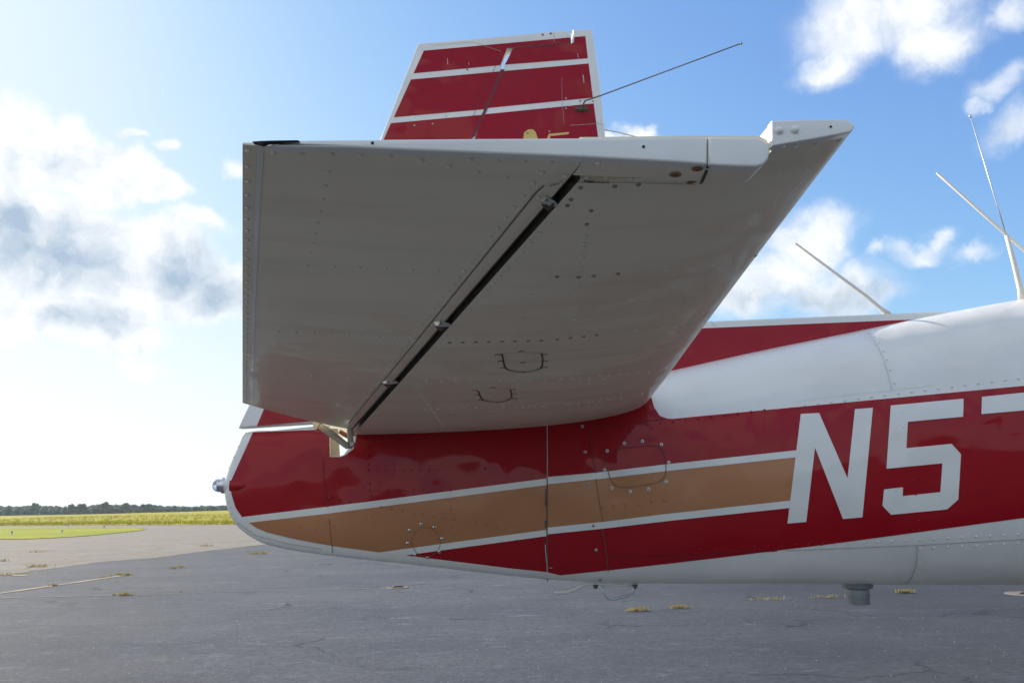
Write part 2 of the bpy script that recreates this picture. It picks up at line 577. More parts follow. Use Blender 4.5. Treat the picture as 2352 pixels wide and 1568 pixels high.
def seam(pxline, mat, parent, width=.0022, off=.0034, name='panel_seam', step=20):
    pts, ns = [], []
    for a, b in dens(pxline, step, False):
        h = hit(a, b); n = body_n(h.x, h.z)
        pts.append(Vector((h.x, body_y(h.x, h.z), h.z))+n*off); ns.append(n)
    return ribbon(name, pts, ns, width, mat, parent)


def dome(verts, faces, midx, p, n, r, h, mi, seg=8):
    n = Vector(n); up = Vector((0, 0, 1)) if abs(n.z) < .9 else Vector((1, 0, 0))
    a = n.cross(up).normalized(); b = n.cross(a)
    b0 = len(verts)
    for rr, hh in ((1, 0), (.72, .72)):
        for k in range(seg):
            verts.append(p + (a*math.cos(2*PI*k/seg)+b*math.sin(2*PI*k/seg))*r*rr + n*h*hh)
    verts.append(p+n*h)
    for k in range(seg):
        k2 = (k+1) % seg
        faces.append((b0+k, b0+k2, b0+seg+k2, b0+seg+k)); midx.append(mi)
        faces.append((b0+seg+k, b0+seg+k2, b0+2*seg)); midx.append(mi)


# ------------------------------------------------------------------ the aeroplane
plane = empty('airplane', (0.6, YC, 0))
tag(plane, 'white light aircraft with dark red and bronze stripes, tail end filling the picture', 'airplane')


class _P:      # children keep world coordinates
    pass


bpy.context.view_layer.update()
_link0 = link


def link(name, me, parent=None):                       # noqa: keeps world placement under the plane's root
    o = _link0(name, me, parent)
    if parent is plane:
        o.matrix_parent_inverse = Matrix.Translation(-plane.location)
    return o


# body skin
SEG = 72
xs = list(np.arange(X0+.0005, X0+.06, .004)) + list(np.arange(X0+.06, 2.0, .02)) + list(np.arange(2.0, 6.29, .06))
for e in NOTCH[:2]:
    xs += [e-.0015, e+.0015]
xs += list(np.linspace(NOTCH[0]+.004, NOTCH[1]-.003, 10))
xs = sorted(xs)
verts, faces = [], []


def stn(x):
    j = int(min(max((x-X0)/DX, 0), len(XG)-1))
    if NOTCH[0] < x < NOTCH[1]:
        t = (x-NOTCH[0])/(NOTCH[1]-NOTCH[0])
        zn = NOTCH[2] + (0.0 if t < .5 else (st(x, TZ)-NOTCH[2])*.8*((t-.5)/.5)**2.5)
        return min(st(x, TZ), zn)
    return st(x, TZ)


for x in xs:
    t0, b, w, p = st(x, TZ), st(x, BZ), st(x, WG), st(x, PG)
    cut = stn(x)
    zm, hh = (t0+b)/2, (t0-b)/2
    for k in range(SEG):
        a = 2*PI*k/SEG
        ca, sa = math.cos(a), math.sin(a)
        z = zm + hh*math.copysign(abs(sa)**(2/p), sa)
        y = w*math.copysign(abs(ca)**(2/p), ca)
        z2 = min(z, cut)
        if z2 < z:
            q = abs((z2-zm)/hh)
            y = math.copysign(1, ca)*min(abs(y), w*max(1-min(q, 1)**p, 0)**(1/p))
        verts.append((x, YC+y, z2))
for i in range(len(xs)-1):
    for k in range(SEG):
        k2 = (k+1) % SEG
        faces.append((i*SEG+k, i*SEG+k2, (i+1)*SEG+k2, (i+1)*SEG+k))
faces.append(tuple(range(SEG-1, -1, -1)))
faces.append(tuple((len(xs)-1)*SEG+k for k in range(SEG)))
body = meshobj('fuselage', verts, faces, M['white'], plane)
me = body.data
bm = bmesh.new(); bm.from_mesh(me)
bmesh.ops.recalc_face_normals(bm, faces=bm.faces)
for e in bm.edges:
    if len(e.link_faces) == 2 and e.calc_face_angle(0) > .9: e.smooth = False
bm.to_mesh(me); bm.free()

# paint scheme: edges measured along the side
st_top = [(556, 1186.5), (752.6, 1162.8), (837, 1152.6), (1256, 1098.2)]
st_bot = [(572, 1199.5), (757.4, 1178.2), (1256, 1113.2)]
low_top = [(870, 1267), (1256, 1215.6)]
low_bot = [(930, 1274), (1256, 1230)]
red_poly = [(581, 993), (533.4, 1098), (528.6, 1111), (531.8, 1135), (541.4, 1165.4), (555.8, 1186.2), (572, 1199.6), (590, 1212), (613.4, 1221.4), (671, 1235.8), (722, 1245.4), (765, 1253), (870, 1267),
            (930, 1274), (1100, 1295), (1176, 1304.4), (1256, 1312.5), (1256, 915), (1100, 940), (900, 968), (822, 978), (817, 1010), (812, 1030), (795, 1044), (782, 1049), (758, 1049), (756.5, 984), (720, 987)]
red_fwd = [(1257.6, 915), (1257.6, 1313), (1286.4, 1320), (1396.8, 1308.8), (1528, 1294.4), (1656, 1279.4), (1928.6, 1245.8), (2352, 1188.5), (2520, 1166),
           (2520, 866), (2352, 885.8), (1599.4, 956.2), (1546, 961.5), (1534.4, 961.2), (1515.2, 954.6), (1502.4, 935.4), (1496, 912), (1492.8, 893), (1400, 890)]
up_f_top = [(1257.6, 1094.8), (1368, 1085.2), (1528, 1066), (1828.8, 1033.6)]
up_f_bot = [(1257.6, 1111.4), (1384, 1098.5), (1528, 1081.6), (1827.2, 1049.6)]
lo_f_top = [(1257.6, 1210.6), (1384, 1197.8), (1528, 1179.6), (1814.4, 1148.8)]
lo_f_bot = [(1257.6, 1226), (1384, 1213.2), (1528, 1196.2), (1812.2, 1165.8)]
decal('red_band', red_poly, M['red'], .0009, body, 18)
decal('red_band', red_fwd, M['red'], .0009, body)
decal('white_stripe', st_top + st_bot[::-1], M['white'], .0019, body)
decal('white_stripe', up_f_top + up_f_bot[::-1], M['white'], .0019, body)
decal('white_stripe', [(868, 1267.5)]+low_top[1:] + low_bot[::-1], M['white'], .0019, body)
decal('white_stripe', lo_f_top + lo_f_bot[::-1], M['white'], .0019, body)
gold1 = st_bot + [(1256, 1215.6), (870, 1267), (765, 1253), (722, 1245.4), (671, 1235.8), (613.4, 1221.4), (590, 1212)]
gold2 = up_f_bot + lo_f_top[::-1]
decal('bronze_stripe', gold1, M['gold'], .0014, body)
decal('bronze_stripe', gold2, M['gold'], .0014, body)
n_poly = [(1838.8, 950.4), (1881, 948.5), (1946, 1097.6), (1962.9, 939.6), (2004.2, 936.4), (1980.2, 1186.9), (1935.4, 1190.7), (1871.4, 1027.6), (1851.2, 1197.5), (1808, 1201.3)]
five = [(2045.2, 931.2), (2212.2, 915.6), (2211.2, 956.8), (2084.5, 968.4), (2081, 1028.8), (2185, 1018.9), (2206.4, 1042.6), (2200, 1146.3), (2174.4, 1168.7), (2045.8, 1181.1),
        (2026, 1160.3), (2029.8, 1123.2), (2073.3, 1118.1), (2072.4, 1138.3), (2158.8, 1129.3), (2163.6, 1063.4), (2035.2, 1075.9)]
seven = [(2254.4, 911.4), (2445, 892), (2445, 940), (2412, 1150), (2366, 1154), (2398, 938.2), (2253.2, 950.8)]
decal('registration_letter', n_poly, M['white'], .0024, body)
decal('registration_digit', five, M['white'], .0024, body)
decal('registration_digit', seven, M['white'], .0024, body)


def inpoly(p, poly):
    c = False
    for i in range(len(poly)):
        (x1, y1), (x2, y2) = poly[i], poly[i-1]
        if (y1 > p[1]) != (y2 > p[1]) and p[0] < (x2-x1)*(p[1]-y1)/(y2-y1)+x1: c = not c
    return c


def colour_at(p):
    for q in (n_poly, five, seven, st_top+st_bot[::-1], up_f_top+up_f_bot[::-1], lo_f_top+lo_f_bot[::-1], low_top+low_bot[::-1]):
        if inpoly(p, q): return 0
    if inpoly(p, gold1) or inpoly(p, gold2): return 2
    if inpoly(p, red_poly) or inpoly(p, red_fwd): return 1
    return 0


RV = ([], [], [])


def rivet(px, py, r=.0036, h=.0015, off=.002):
    h_ = hit(px, py); n = body_n(h_.x, h_.z)
    dome(*RV, Vector((h_.x, body_y(h_.x, h_.z), h_.z)) + n*off, n, r, h, colour_at((px, py)))


def rrow(a, b, n, **k):
    for i in range(n):
        t = i/(n-1)
        rivet(a[0]+(b[0]-a[0])*t, a[1]+(b[1]-a[1])*t, **k)


def c4(x, y): return (517.4+.32*x, 752.6+.32*y)
def c5(x, y): return (1176+.32*x, 893.8+.32*y)
def c6(x, y): return (1599.4+.32*x, 658.6+.32*y)
def c7(x, y): return (1599.4+.32*x, 1066.9+.32*y)
def c1(x, y): return (799.7+.32*x, .32*y)
def c2(x, y): return (517.4+.32*x, 282.2+.32*y)
def c3(x, y): return (1223+.32*x, 235.2+.32*y)


# upper longeron row
rrow(c5(785, 275), c5(1620, 178), 10)
rrow(c6(10, 945), c6(2310, 658), 25, h=.002)
for a in ((1240, 325), (1272, 357), (1305, 400), (1343, 463), (1368, 523), (1393, 597), (1418, 690)): rivet(*c6(*a))
for a in ((1465, 910), (1484, 1003), (1500, 1103), (1519, 1196), (1527, 1310), (1557, 1388), (1572, 1488)): rivet(*c6(*a))
for a in ((1583, 308), (1597, 403), (1600, 470)): rivet(*c7(*a))
# lower double row
for i in range(17): rivet(*c5(770+i*97, 1170-i*4.4))
for i in range(18): rivet(*c7(800+i*100.5, 578-i*5.4 if i > 3 else 575-i*5), h=.002)
for i in range(8): rivet(*c7(1603+i*100.5, 598-i*5.3), h=.002)
for a in ((1602, 703), (1595, 764), (1572, 815), (1545, 847), (1500, 868)): rivet(*c7(*a))
for a in ((888, 1235), (892, 1300), (892, 1355), (885, 1392)): rivet(*c5(*a), r=.005)
# below the access panel
for a in ((646, 842), (728, 833), (812, 825), (908, 823), (1004, 803), (1092, 797)): rivet(*c5(*a), r=.0045, h=.002)
# tail cone rows
for i in range(14): rivet(*c4(1118+i*75, 1285+i*12.6), r=.004, h=.002)
for a in ((1045, 1205), (1048, 1275), (1052, 1353), (1062, 1413), (1067, 1475), (1073, 1533), (1037, 1167), (1034, 1120), (1028, 1020), (1028, 980)): rivet(*c4(*a))
for a in ((1608, 1235), (1612, 1303), (1622, 1370), (1628, 1425), (1635, 1487)): rivet(*c4(*a))
for i in range(9): rivet(*c4(1095+i*65, 1165+2*math.sin(i)), r=.0028, h=.0012)
for i in range(9): rivet(*c4(1030+i*62, 1021), r=.0028, h=.0012)
for i in range(12): rivet(*c4(1180+i*68, 768-i*1.5), r=.0028, h=.0012)
for a in ((820, 1233), (895, 1247), (530, 1433), (645, 1440), (812, 1122), (180, 1312)): rivet(*c4(*a), r=.003)
for i in range(16):       # trim rivets round the tail
    pass
for a in ((30, 1000), (97, 850), (64, 925), (125, 760)): rivet(*c4(*a), r=.003)
for t in range(20):
    a = [(524, 1150), (533, 1180), (548, 1204), (575, 1224), (612, 1242), (660, 1256), (720, 1266), (790, 1275), (900, 1287), (1050, 1304)]
    s = t/20*(len(a)-1); i = int(s); f = s-i
    rivet(a[i][0]*(1-f)+a[i+1][0]*f, a[i][1]*(1-f)+a[i+1][1]*f, r=.003)
rv = meshobj('rivet_rows', RV[0], RV[1], [M['white'], M['red'], M['gold']], body, RV[2])
rv['kind'] = 'stuff'

# panel seams
seam([c5(255, 300), c5(254, 640)], M['softseam'], body, .002)
seam([c5(253, 640), c5(250, 1000), c5(254, 1200), c5(262, 1375)], M['seam'], body, .0028)
for a, b in (((247, 715), (244, 840)), ((243, 940), (243, 990))):
    seam([c5(*a), c5(*b)], M['spar'], body, .006, off=.0040, name='bare_metal_chip')
seam([c5(238, 1110), c5(243, 1180), c5(252, 1265)], M['softseam'], body, .0022, off=.0040, name='paint_chip')
seam([c5(225, 1358), c5(262, 1367)], M['dark'], body, .016, off=.0042, name='seam_gap')
seam([c5(560, 290), c5(575, 450), c5(600, 600)], M['redseam'], body, .002)
seam([c5(600, 640), c5(650, 950)], M['goldseam'], body, .002)
seam([c5(650, 1000), c5(672, 1150), c5(690, 1297), c5(708, 1398)], M['seam'], body, .002)
seam([c5(560, 272), c5(1100, 212)], M['redseam'], body, .0018)
seam([c5(690, 1198), c5(1300, 1185), c5(1900, 1156)], M['redseam'], body, .0018)
seam([c7(640, 612), c7(1180, 590), c7(1580, 574), c7(2352, 530), c7(2700, 512)], M['softseam'], body, .0026)
seam([c7(1580, 574), c7(1582, 650), c7(1570, 730), c7(1545, 800), c7(1500, 852), c7(1440, 874)], M['softseam'], body, .0026)
seam([c6(1190, 312), c6(1230, 335), c6(1275, 390), c6(1330, 490), c6(1370, 610), c6(1402, 740)], plain('fine_joint', (.56, .56, .53), .5), body, .0016)
seam([c6(700, 825), c6(1000, 785), c6(1402, 742), c6(1700, 705)], M['rod'], body, .0010)
seam([c4(700, 930), c4(705, 1050), c4(720, 1180), c4(735, 1285)], M['redseam'], body, .002)
seam([c4(745, 1370), c4(755, 1450), c4(768, 1567), c4(772, 1610)], M['goldseam'], body, .002)
seam([(545, 1198), (590, 1229), (660, 1247), (740, 1259)], M['softseam'], body, .0016)
rngp = random.Random(5)
# tailcone access cover: rounded rectangle
cov = [c5(*a) for a in ((680, 510), (690, 462), (720, 440), (790, 420), (900, 412), (1000, 403), (1050, 410), (1080, 440), (1098, 490), (1106, 570), (1100, 615), (1078, 650), (1040, 670), (950, 688), (860, 700), (790, 705), (740, 690), (705, 650), (688, 580), (680, 510))]


def smoothline(p, it=2):
    for _ in range(it):
        q = []
        for a, b in zip(p, p[1:]):
            q += [(a[0]*.75+b[0]*.25, a[1]*.75+b[1]*.25), (a[0]*.25+b[0]*.75, a[1]*.25+b[1]*.75)]
        p = [p[0]]+q+[p[-1]]
    return p


sc = smoothline(cov)
runs, cur = [], [sc[0]]
for p, q in zip(sc, sc[1:]):
    cur.append(q)
    if (p[1] < 1082) != (q[1] < 1082): runs.append(cur); cur = [q]
runs.append(cur)
for r_ in runs:
    hi_ = sum(p[1] for p in r_)/len(r_) < 1082
    seam(r_, M['redseam'] if hi_ else M['goldseam'], body, .0018 if hi_ else .0026, off=.0036, name='access_panel_seam', step=6)


def screw(px, py, r, ring, core, parent=body, name='screw'):
    h = hit(px, py); n = body_n(h.x, h.z)
    p = Vector((h.x, body_y(h.x, h.z), h.z)) + n*.0030
    v, f, mi = [], [], []
    dome(v, f, mi, p, n, r, r*.35, 0, 10)
    dome(v, f, mi, p+n*r*.22, n, r*.45, r*.25, 1, 8)
    return meshobj(name, v, f, [ring, core], parent, mi)


for a in ((682, 442), (806, 388), (935, 373), (1071, 397), (1124, 525), (1106, 664), (980, 716), (850, 733), (715, 708), (664, 578)):
    screw(*c5(*a), .0052, M['rod'], M['seam'])
for a in ((525, 450), (547, 678), (583, 976), (603, 1150), (505, 267)): screw(*c5(*a), .0048, M['galv'], M['dark'])
screw(*c5(632, 1360), .0068, M['galv'], M['seam'])
for a in ((1408, 1407), (1502, 1430), (1556, 1511), (1310, 1544), (1325, 1451)): screw(*c4(*a), .0052, M['metal'], M['dark'])
for p in ((1009, 1266), (982, 1279), (953, 1273)): screw(*p, .0048, M['metal'], M['dark'])
for a in ((775, 1422), (752, 1215)): screw(*c4(*a), .0042, M['gold'] if a[1] > 1300 else M['red'], M['goldseam'])
for a in ((1020, 852), (1025, 915), (1583, 890)): screw(*c4(*a), .004, M['red'], M['redseam'])
for a in ((1866, 1008), (2142, 982)): screw(*c4(*a), .0034, M['dark'], M['dark'], name='drain_hole')
circ = [(979+33*math.cos(t/24*2*PI), 1243+33*math.sin(t/24*2*PI)) for t in range(25)]
seam(circ, M['goldseam'], body, .0013, off=.0036, name='inspection_cover_seam', step=8)

# tail light on its fairing
q = at_y(560, 1114, YC-.02)
q0 = at_y(513, 1114, YC)
bm = bmesh.new()
lathe_bm(bm, (q0.x+.030, YC, q0.z), (1, 0, 0), [(-.028, .0225), (-.0, .027), (.02, .0245), (.05, .030), (.075, .0315), (.09, .031)], 24)
lf = bmobj('tail_light', bm, M['white'], body, angle=.7)
bm = bmesh.new()
lathe_bm(bm, (q0.x+.026, YC-.012, q0.z-.002), (1, 0, 0), [(0, .022), (.025, .024), (.05, .020), (.075, .012), (.095, .004)], 20)
bmobj('light_fairing', bm, M['red'], lf, angle=.7)
bm = bmesh.new()
lathe_bm(bm, (q0.x+.003, YC, q0.z), (-1, 0, 0), [(-.004, .0235), (.004, .0245), (.007, .0235), (.0075, .0195), (.018, .0195)], 24)
bmobj('light_ring', bm, M['metal'], lf, angle=.5)
bm = bmesh.new()
lathe_bm(bm, (q0.x-.014, YC, q0.z), (-1, 0, 0), [(0, .0185), (.008, .0175), (.014, .013), (.017, .006), (.0175, .001)], 24)
bmobj('light_lens', bm, M['glass'], lf, smooth=True)

# canister under the belly, tie-down ring and skid rod
p = at_y(1970, 1347, YC)
bm = bmesh.new()
lathe_bm(bm, (p.x, YC, p.z+.012), (0, 0, -1), [(0, .046), (.014, .044), (.018, .034), (.019, .0325), (.034, .0325), (.035, .034), (.040, .034), (.041, .032), (.062, .0305), (.063, .029), (.064, .001)], 28)
can = bmobj('drain_canister', bm, plain('dull_canister', (.26, .28, .29), .4, .6), body, angle=.5)
can['label'] = 'grey metal canister hanging under the belly'
bm = bmesh.new()
YK = YC-.02
pts = [at_y(a, b, YK) for a, b in ((1272, 1360), (1300, 1359), (1318, 1353), (1338, 1343), (1352, 1340.5), (1390, 1341.5), (1465, 1345))]
tube_bm(bm, pts, [.0068, .0068, .0068, .006, .0036, .0036, .0036], 8)
bmobj('tail_skid_rod', bm, M['rod'], body, smooth=True)  # white colour stands in for the sun's glint on the metal rod
bm = bmesh.new()
pts = [at_y(a, b, YK) for a, b in ((1383, 1343), (1390, 1364), (1397, 1374), (1412, 1375), (1440, 1368), (1453, 1362), (1456, 1352), (1455, 1344))]
tube_bm(bm, pts, .0042, 8)
td = bmobj('tie_down_ring', bm, M['galv'], body, smooth=True)
for a in (1368, 1458):
    bm = bmesh.new(); pp = at_y(a, 1346, YK)
    lathe_bm(bm, pp+Vector((0, 0, .006)), (0, 0, -1), [(0, .009), (.004, .009), (.005, .0065), (.012, .006)], 8)
    bmobj('bolt', bm, M['seam'], body)

# ------------------------------------------------------------------ fin and rudder (on the centre line)
TH = .026


def slab(name, poly, mat, parent, th=TH, yc=YC, bev=.006, midx=0):
    """polygon measured on the near face, built with real thickness"""
    P = [at_y(a, b, yc-th) for a, b in poly]
    bm = bmesh.new()
    f1 = [bm.verts.new((p.x, yc-th, p.z)) for p in P]
    f2 = [bm.verts.new((p.x, yc+th, p.z)) for p in P]
    bm.faces.new(f1); bm.faces.new(f2[::-1])
    for i in range(len(P)):
        j = (i+1) % len(P)
        bm.faces.new((f1[i], f2[i], f2[j], f1[j]))
    bmesh.ops.recalc_face_normals(bm, faces=bm.faces)
    ed = [e for e in bm.edges if abs(e.verts[0].co.y-e.verts[1].co.y) < 1e-6]
    if bev: bmesh.ops.bevel(bm, geom=ed, offset=bev, segments=3, affect='EDGES', profile=.6)
    return bmobj(name, bm, mat, parent, angle=.9)


def flat(name, poly, mat, parent, off, th=TH):
    y = YC-th-off
    bm = bmesh.new()
    P = [at_y(a, b, YC-th) for a, b in poly]
    tris = tessellate_polygon([[Vector((p.x, p.z, 0)) for p in P]])
    vs_ = [bm.verts.new((p.x, y, p.z)) for p in P]
    for t in tris: bm.faces.new([vs_[i] for i in t])
    for f in bm.faces:
        f.normal_update()
        if f.normal.y > 0: f.normal_flip()
    me = bpy.data.meshes.new(name); bm.to_mesh(me); bm.free(); me.materials.append(mat)
    return link(name, me, parent)


fin = slab('vertical_fin', [(1316, 68.5), (1360, 66.5), (1377, 180), (1391, 318), (1420, 470), (1490, 620), (1600, 739), (1800, 730), (2020, 721), (2160, 715), (2300, 712), (2300, 760), (1900, 810), (1520, 900), (1200, 930), (860, 960), (874, 875),
                            c1(910, 985), c1(985, 822), c1(1112, 505), c1(1122, 470), c1(1140, 436), c1(1180, 352), c1(1600, 313), c1(1608, 316), c1(1620, 300)], M['white'], plane)
rud = slab('rudder', [(547, 982), (560, 953), (690, 685), (874, 318), (960.5, 99.5), (1100, 88), (1296, 69.5), (1310, 73), (1313, 92), c1(1598, 304), c1(1170, 343), c1(1144, 350), c1(1110, 430), c1(1095, 460), c1(1100, 505),
                      c1(975, 818), c1(893, 985), (800, 905), (735, 970)], M['white'], plane)
# red paint fields, split as the stripes split them
flat('red_panel', [c1(543, 366), c1(1595, 271), c1(1598, 302), c1(1170, 341), c1(1142, 348), c1(1108, 428), c1(1092, 470), c1(470, 528)], M['red'], rud, .0008)
flat('red_panel', [c1(450, 573), c1(1093, 514), c1(978, 786), c1(328, 843)], M['red'], rud, .0008)
flat('red_panel', [c1(306, 886), c1(962, 826), c1(893, 983), (800, 905), (740, 965), (590, 978), (608, 935), (760, 600)], M['red'], rud, .0008)
flat('red_panel', [c1(1182, 353), c1(1600, 315), c1(1620, 306), c1(1622, 268), c1(1702, 262), c1(1720, 420), c1(1124, 466), c1(1140, 438)], M['red'], fin, .0008)
flat('red_panel', [c1(1115, 512), c1(1726, 458), c1(1756, 702), c1(992, 778)], M['red'], fin, .0008)
flat('red_panel', [c1(978, 822), c1(1762, 744), c1(1793, 983), (1385, 420), (1440, 600), (1560, 752), (1610, 754), (1800, 746), (2068, 735), (2180, 732), (2180, 760), (1900, 806), (1520, 895), (1200, 925), (870, 950), c1(912, 983)], M['red'], fin, .0008)
flat('seam_shadow_gap', [c1(1122, 500), c1(996, 790), c1(910, 984), c1(888, 984), c1(972, 795), c1(1096, 500)], M['redseam'], fin, .0012)
flat('horn_gap', [c1(1150, 352), c1(1600, 313), c1(1600, 303), c1(1160, 341)], M['redseam'], fin, .0012)
flat('painted_letter', [c1(1256, 1000), c1(1262, 955), c1(1290, 932), c1(1325, 930), c1(1345, 950), c1(1362, 1000)], M['yellow'], fin, .0014)
flat('painted_letter', [c1(1425, 1000), c1(1440, 963), c1(1587, 950), c1(1580, 966), c1(1450, 979), c1(1450, 1000)], M['yellow'], fin, .0014)
flat('paint_chip', [c1(1278, 962), c1(1292, 950), c1(1295, 964)], M['seam'], fin, .0018)


def fline(pts, w, mat, parent, name='panel_seam', off=.0016):
    P = [at_y(a, b, YC-TH)+Vector((0, -off, 0)) for a, b in pts]
    return ribbon(name, P, [Vector((0, -1, 0))]*len(P), w, mat, parent)


fline([c1(610, 328), c1(905, 304), c1(960, 325), c1(1098, 372)], .0010, M['softseam'], rud)
fline([c1(1098, 380), c1(1030, 540), c1(940, 740), c1(850, 940)], .0014, M['redseam'], rud)
fline([c1(1533, 560), c1(1535, 720), c1(1550, 895)], .0008, M['softseam'], fin)
fline([c1(1476, 225), c1(1478, 300)], .0016, M['softseam'], rud)
fline([c1(702, 815), c1(704, 850)], .0016, M['softseam'], rud)
fline([c1(1590, 902), c1(1780, 890), c1(1845, 898)], .0014, M['softseam'], fin)
fline([c1(712, 420), c1(714, 465)], .0010, M['white'], rud, 'paint_scratch')
fline([c1(864, 450), c1(866, 470)], .0010, M['white'], rud, 'paint_scratch')
fline([c1(848, 485), c1(858, 507)], .004, M['seam'], rud, 'paint_chip')
fline([c1(1685, 540), c1(1692, 597)], .0035, M['softseam'], fin, 'paint_chip')
fline([c1(1644, 385), c1(1652, 418)], .0010, M['white'], fin, 'paint_scratch')
fline([c6(100, 245), c6(135, 285)], .0016, M['softseam'], fin)


def fscrew(p, r, ring, core, parent, name='screw'):
    q = at_y(*p, YC-TH); v, f, mi = [], [], []
    dome(v, f, mi, q+Vector((0, -.001, 0)), (0, -1, 0), r, r*.35, 0, 10)
    dome(v, f, mi, q+Vector((0, -.0012-r*.25, 0)), (0, -1, 0), r*.45, r*.2, 1, 8)
    return meshobj(name, v, f, [ring, core], parent, mi)


fscrew(c1(1396, 250), .0042, M['ruststain'], M['rust'], rud, 'rusty_screw')
fscrew(c1(1454, 242), .0042, M['ruststain'], M['rust'], rud, 'rusty_screw')
for a in ((476, 902), (606, 890)): fscrew(c1(*a), .003, M['softseam'], M['white'], rud)
for a in ((1564, 707), (1563, 780), (1445, 945), (1665, 725), (1757, 728)): fscrew(c1(*a), .0035, M['softseam'], M['seam'], fin)

# whisker antenna on the fin
bm = bmesh.new()
b0 = at_y(*c1(1675, 788), YC-TH)
for s, dz in ((1, 0),):
    vs1 = []
    for k in range(20):
        a = 2*PI*k/20
        vs1.append((math.copysign(abs(math.cos(a))**.8, math.cos(a))*.0265, math.sin(a)*.0075))
    r0 = [bm.verts.new((b0.x+x, b0.y-.001, b0.z+z)) for x, z in vs1]
    r1 = [bm.verts.new((b0.x+x*.8, b0.y-.012, b0.z+z*.7)) for x, z in vs1]
    for k in range(20): bm.faces.new((r0[k], r0[(k+1) % 20], r1[(k+1) % 20], r1[k]))
    bm.faces.new(r1); bm.faces.new(r0[::-1])
ab = bmobj('antenna_base', bm, M['spar'], fin, angle=.6)
bm = bmesh.new()
tube_bm(bm, [at_y(*c1(1690, 785), YC-TH-.008), at_y(*c1(1688, 750), YC-TH-.02), at_y(*c1(1700, 725), YC-TH-.04), at_y(*c1(1810, 688), 2.30), at_y(1703, 100, 1.95)], [.0028, .0026, .0024, .0022, .0018], 8)
tube_bm(bm, [at_y(1701.5, 100.8, 1.951), at_y(1704.5, 99.6, 1.9485)], .0042, 8)
bmobj('whisker_rod', bm, M['wire'], ab, smooth=True)
bm = bmesh.new()
tube_bm(bm, [at_y(1386, 298, YC), at_y(1420, 304, 2.47), at_y(1465, 316, 2.50), at_y(1560, 352, 2.56)], .0024, 8)
bmobj('antenna_cable', bm, M['rod'], fin, smooth=True)

# aerials on the roof
bm = bmesh.new(); tube_bm(bm, [at_y(2040, 724, 2.44), at_y(2022, 708, 2.44), at_y(1990, 680, 2.44), at_y(1826, 559, 2.44)], [.014, .0075, .0058, .0048], 10)
bmobj('whip_antenna', bm, M['rod'], plane, smooth=True)
bm = bmesh.new(); tube_bm(bm, [at_y(2152, 397, 2.60), at_y(2352, 575, 2.60), at_y(2420, 640, 2.60), at_y(2440, 668, 2.60)], [.0048, .0058, .007, .014], 10)
bmobj('whip_antenna', bm, M['rod'], plane, smooth=True)
bm = bmesh.new(); tube_bm(bm, [at_y(2350, 690, 2.42), at_y(2344, 665, 2.42), at_y(2331, 610, 2.42), at_y(2312, 541, 2.42)], [.015, .0095, .0085, .007], 12)
mast = bmobj('antenna_mast', bm, M['rod'], plane, smooth=True)
bm = bmesh.new(); tube_bm(bm, [at_y(2312, 543, 2.42), at_y(2290, 470, 2.42), at_y(2229, 268, 2.42)], [.0026, .0022, .0016], 8)
tube_bm(bm, [at_y(2229.5, 270, 2.42), at_y(2228, 265, 2.42)], .0038, 8)
bmobj('thin_whip', bm, M['galv'], mast, smooth=True)

# ------------------------------------------------------------------ horizontal tail (towards the camera)
from mathutils.bvhtree import BVHTree
YT, YH, YR = .642, .680, 2.30
E0, E1 = at_y(557, 332, YT), at_y(557, 925, 2.08)
F0, F1 = at_y(1346, 362, YT), at_y(806, 986, 2.28)
G0, G1 = at_y(1376, 363, YT), at_y(822, 987, YR)
L0, L1 = at_y(1964, 290, YT), at_y(1500, 893, YR-.02)


def lerp(a, b, t): return a + (b-a)*t


def loft(name, secs, mats, parent, matf=None, cap=True, ang=.6):
    bm = bmesh.new()
    rings = [[bm.verts.new(p) for p in s] for s in secs]
    n = len(rings[0])
    for i, (a, b) in enumerate(zip(rings, rings[1:])):
        for k in range(n):
            k2 = (k+1) % n
            f = bm.faces.new((a[k], a[k2], b[k2], b[k]))
            if matf: f.material_index = matf(k, i)
    if cap:
        bm.faces.new(rings[0][::-1]); bm.faces.new(rings[-1])
    bmesh.ops.remove_doubles(bm, verts=bm.verts, dist=1e-6)
    return bmobj(name, bm, mats, parent, angle=ang)


# elevator: wedge with a rounded nose
secs = []
NE = 14
for i in range(25):
    v = i/24
    if i == 0: v = 0.0
    e, f = lerp(E0, E1, v), lerp(F0, F1, v)
    th = lerp(.0155, .075, v)
    s = []
    for k in range(NE+1):                                  # lower side aft to front, very slightly bowed
        t = k/NE
        p = lerp(e, f, t)
        p.z -= .0022*math.sin(PI*t)*(1+v)
        s.append(p)
    for a in (.18, .36, .5, .64, .82):                     # nose
        an = PI*a
        s.append(Vector((f.x + math.sin(an)*th*.28, f.y, f.z + th*(1-math.cos(an))/2)))
    for k in range(NE, -1, -1):
        t = k/NE
        p = lerp(e, f, t); p.z += .0016 + th*t
        s.append(p)
    secs.append(s)
nn = len(secs[0])
elev = loft('elevator', secs, [M['under'], M['spar'], M['white']], plane,
            lambda k, i: 0 if k < NE else (1 if k < NE+6 else 2))
elev['label'] = 'elevator with its dull white underside and hinge gap'
# horn in front of the hinge at the tip
hp = [(1330, 362), (1552, 371), (1625, 376.5), (1700, 381), (1742, 381), (1758, 372), (1766, 347), (1758, 327), (1740, 317.5), (1600, 317), (1330, 320)]
hs = [at_y(a, b, YT) for a, b in hp]
secs = [[Vector((p.x, y, p.z)) for p in hs] for y in (YT-.004, YT+.012, YT+.025, YH)]
horn = loft('balance_horn', secs, [M['under'], M['white']], elev, lambda k, i: 0 if k in (0, 1, 2, 3, 10) else 1)


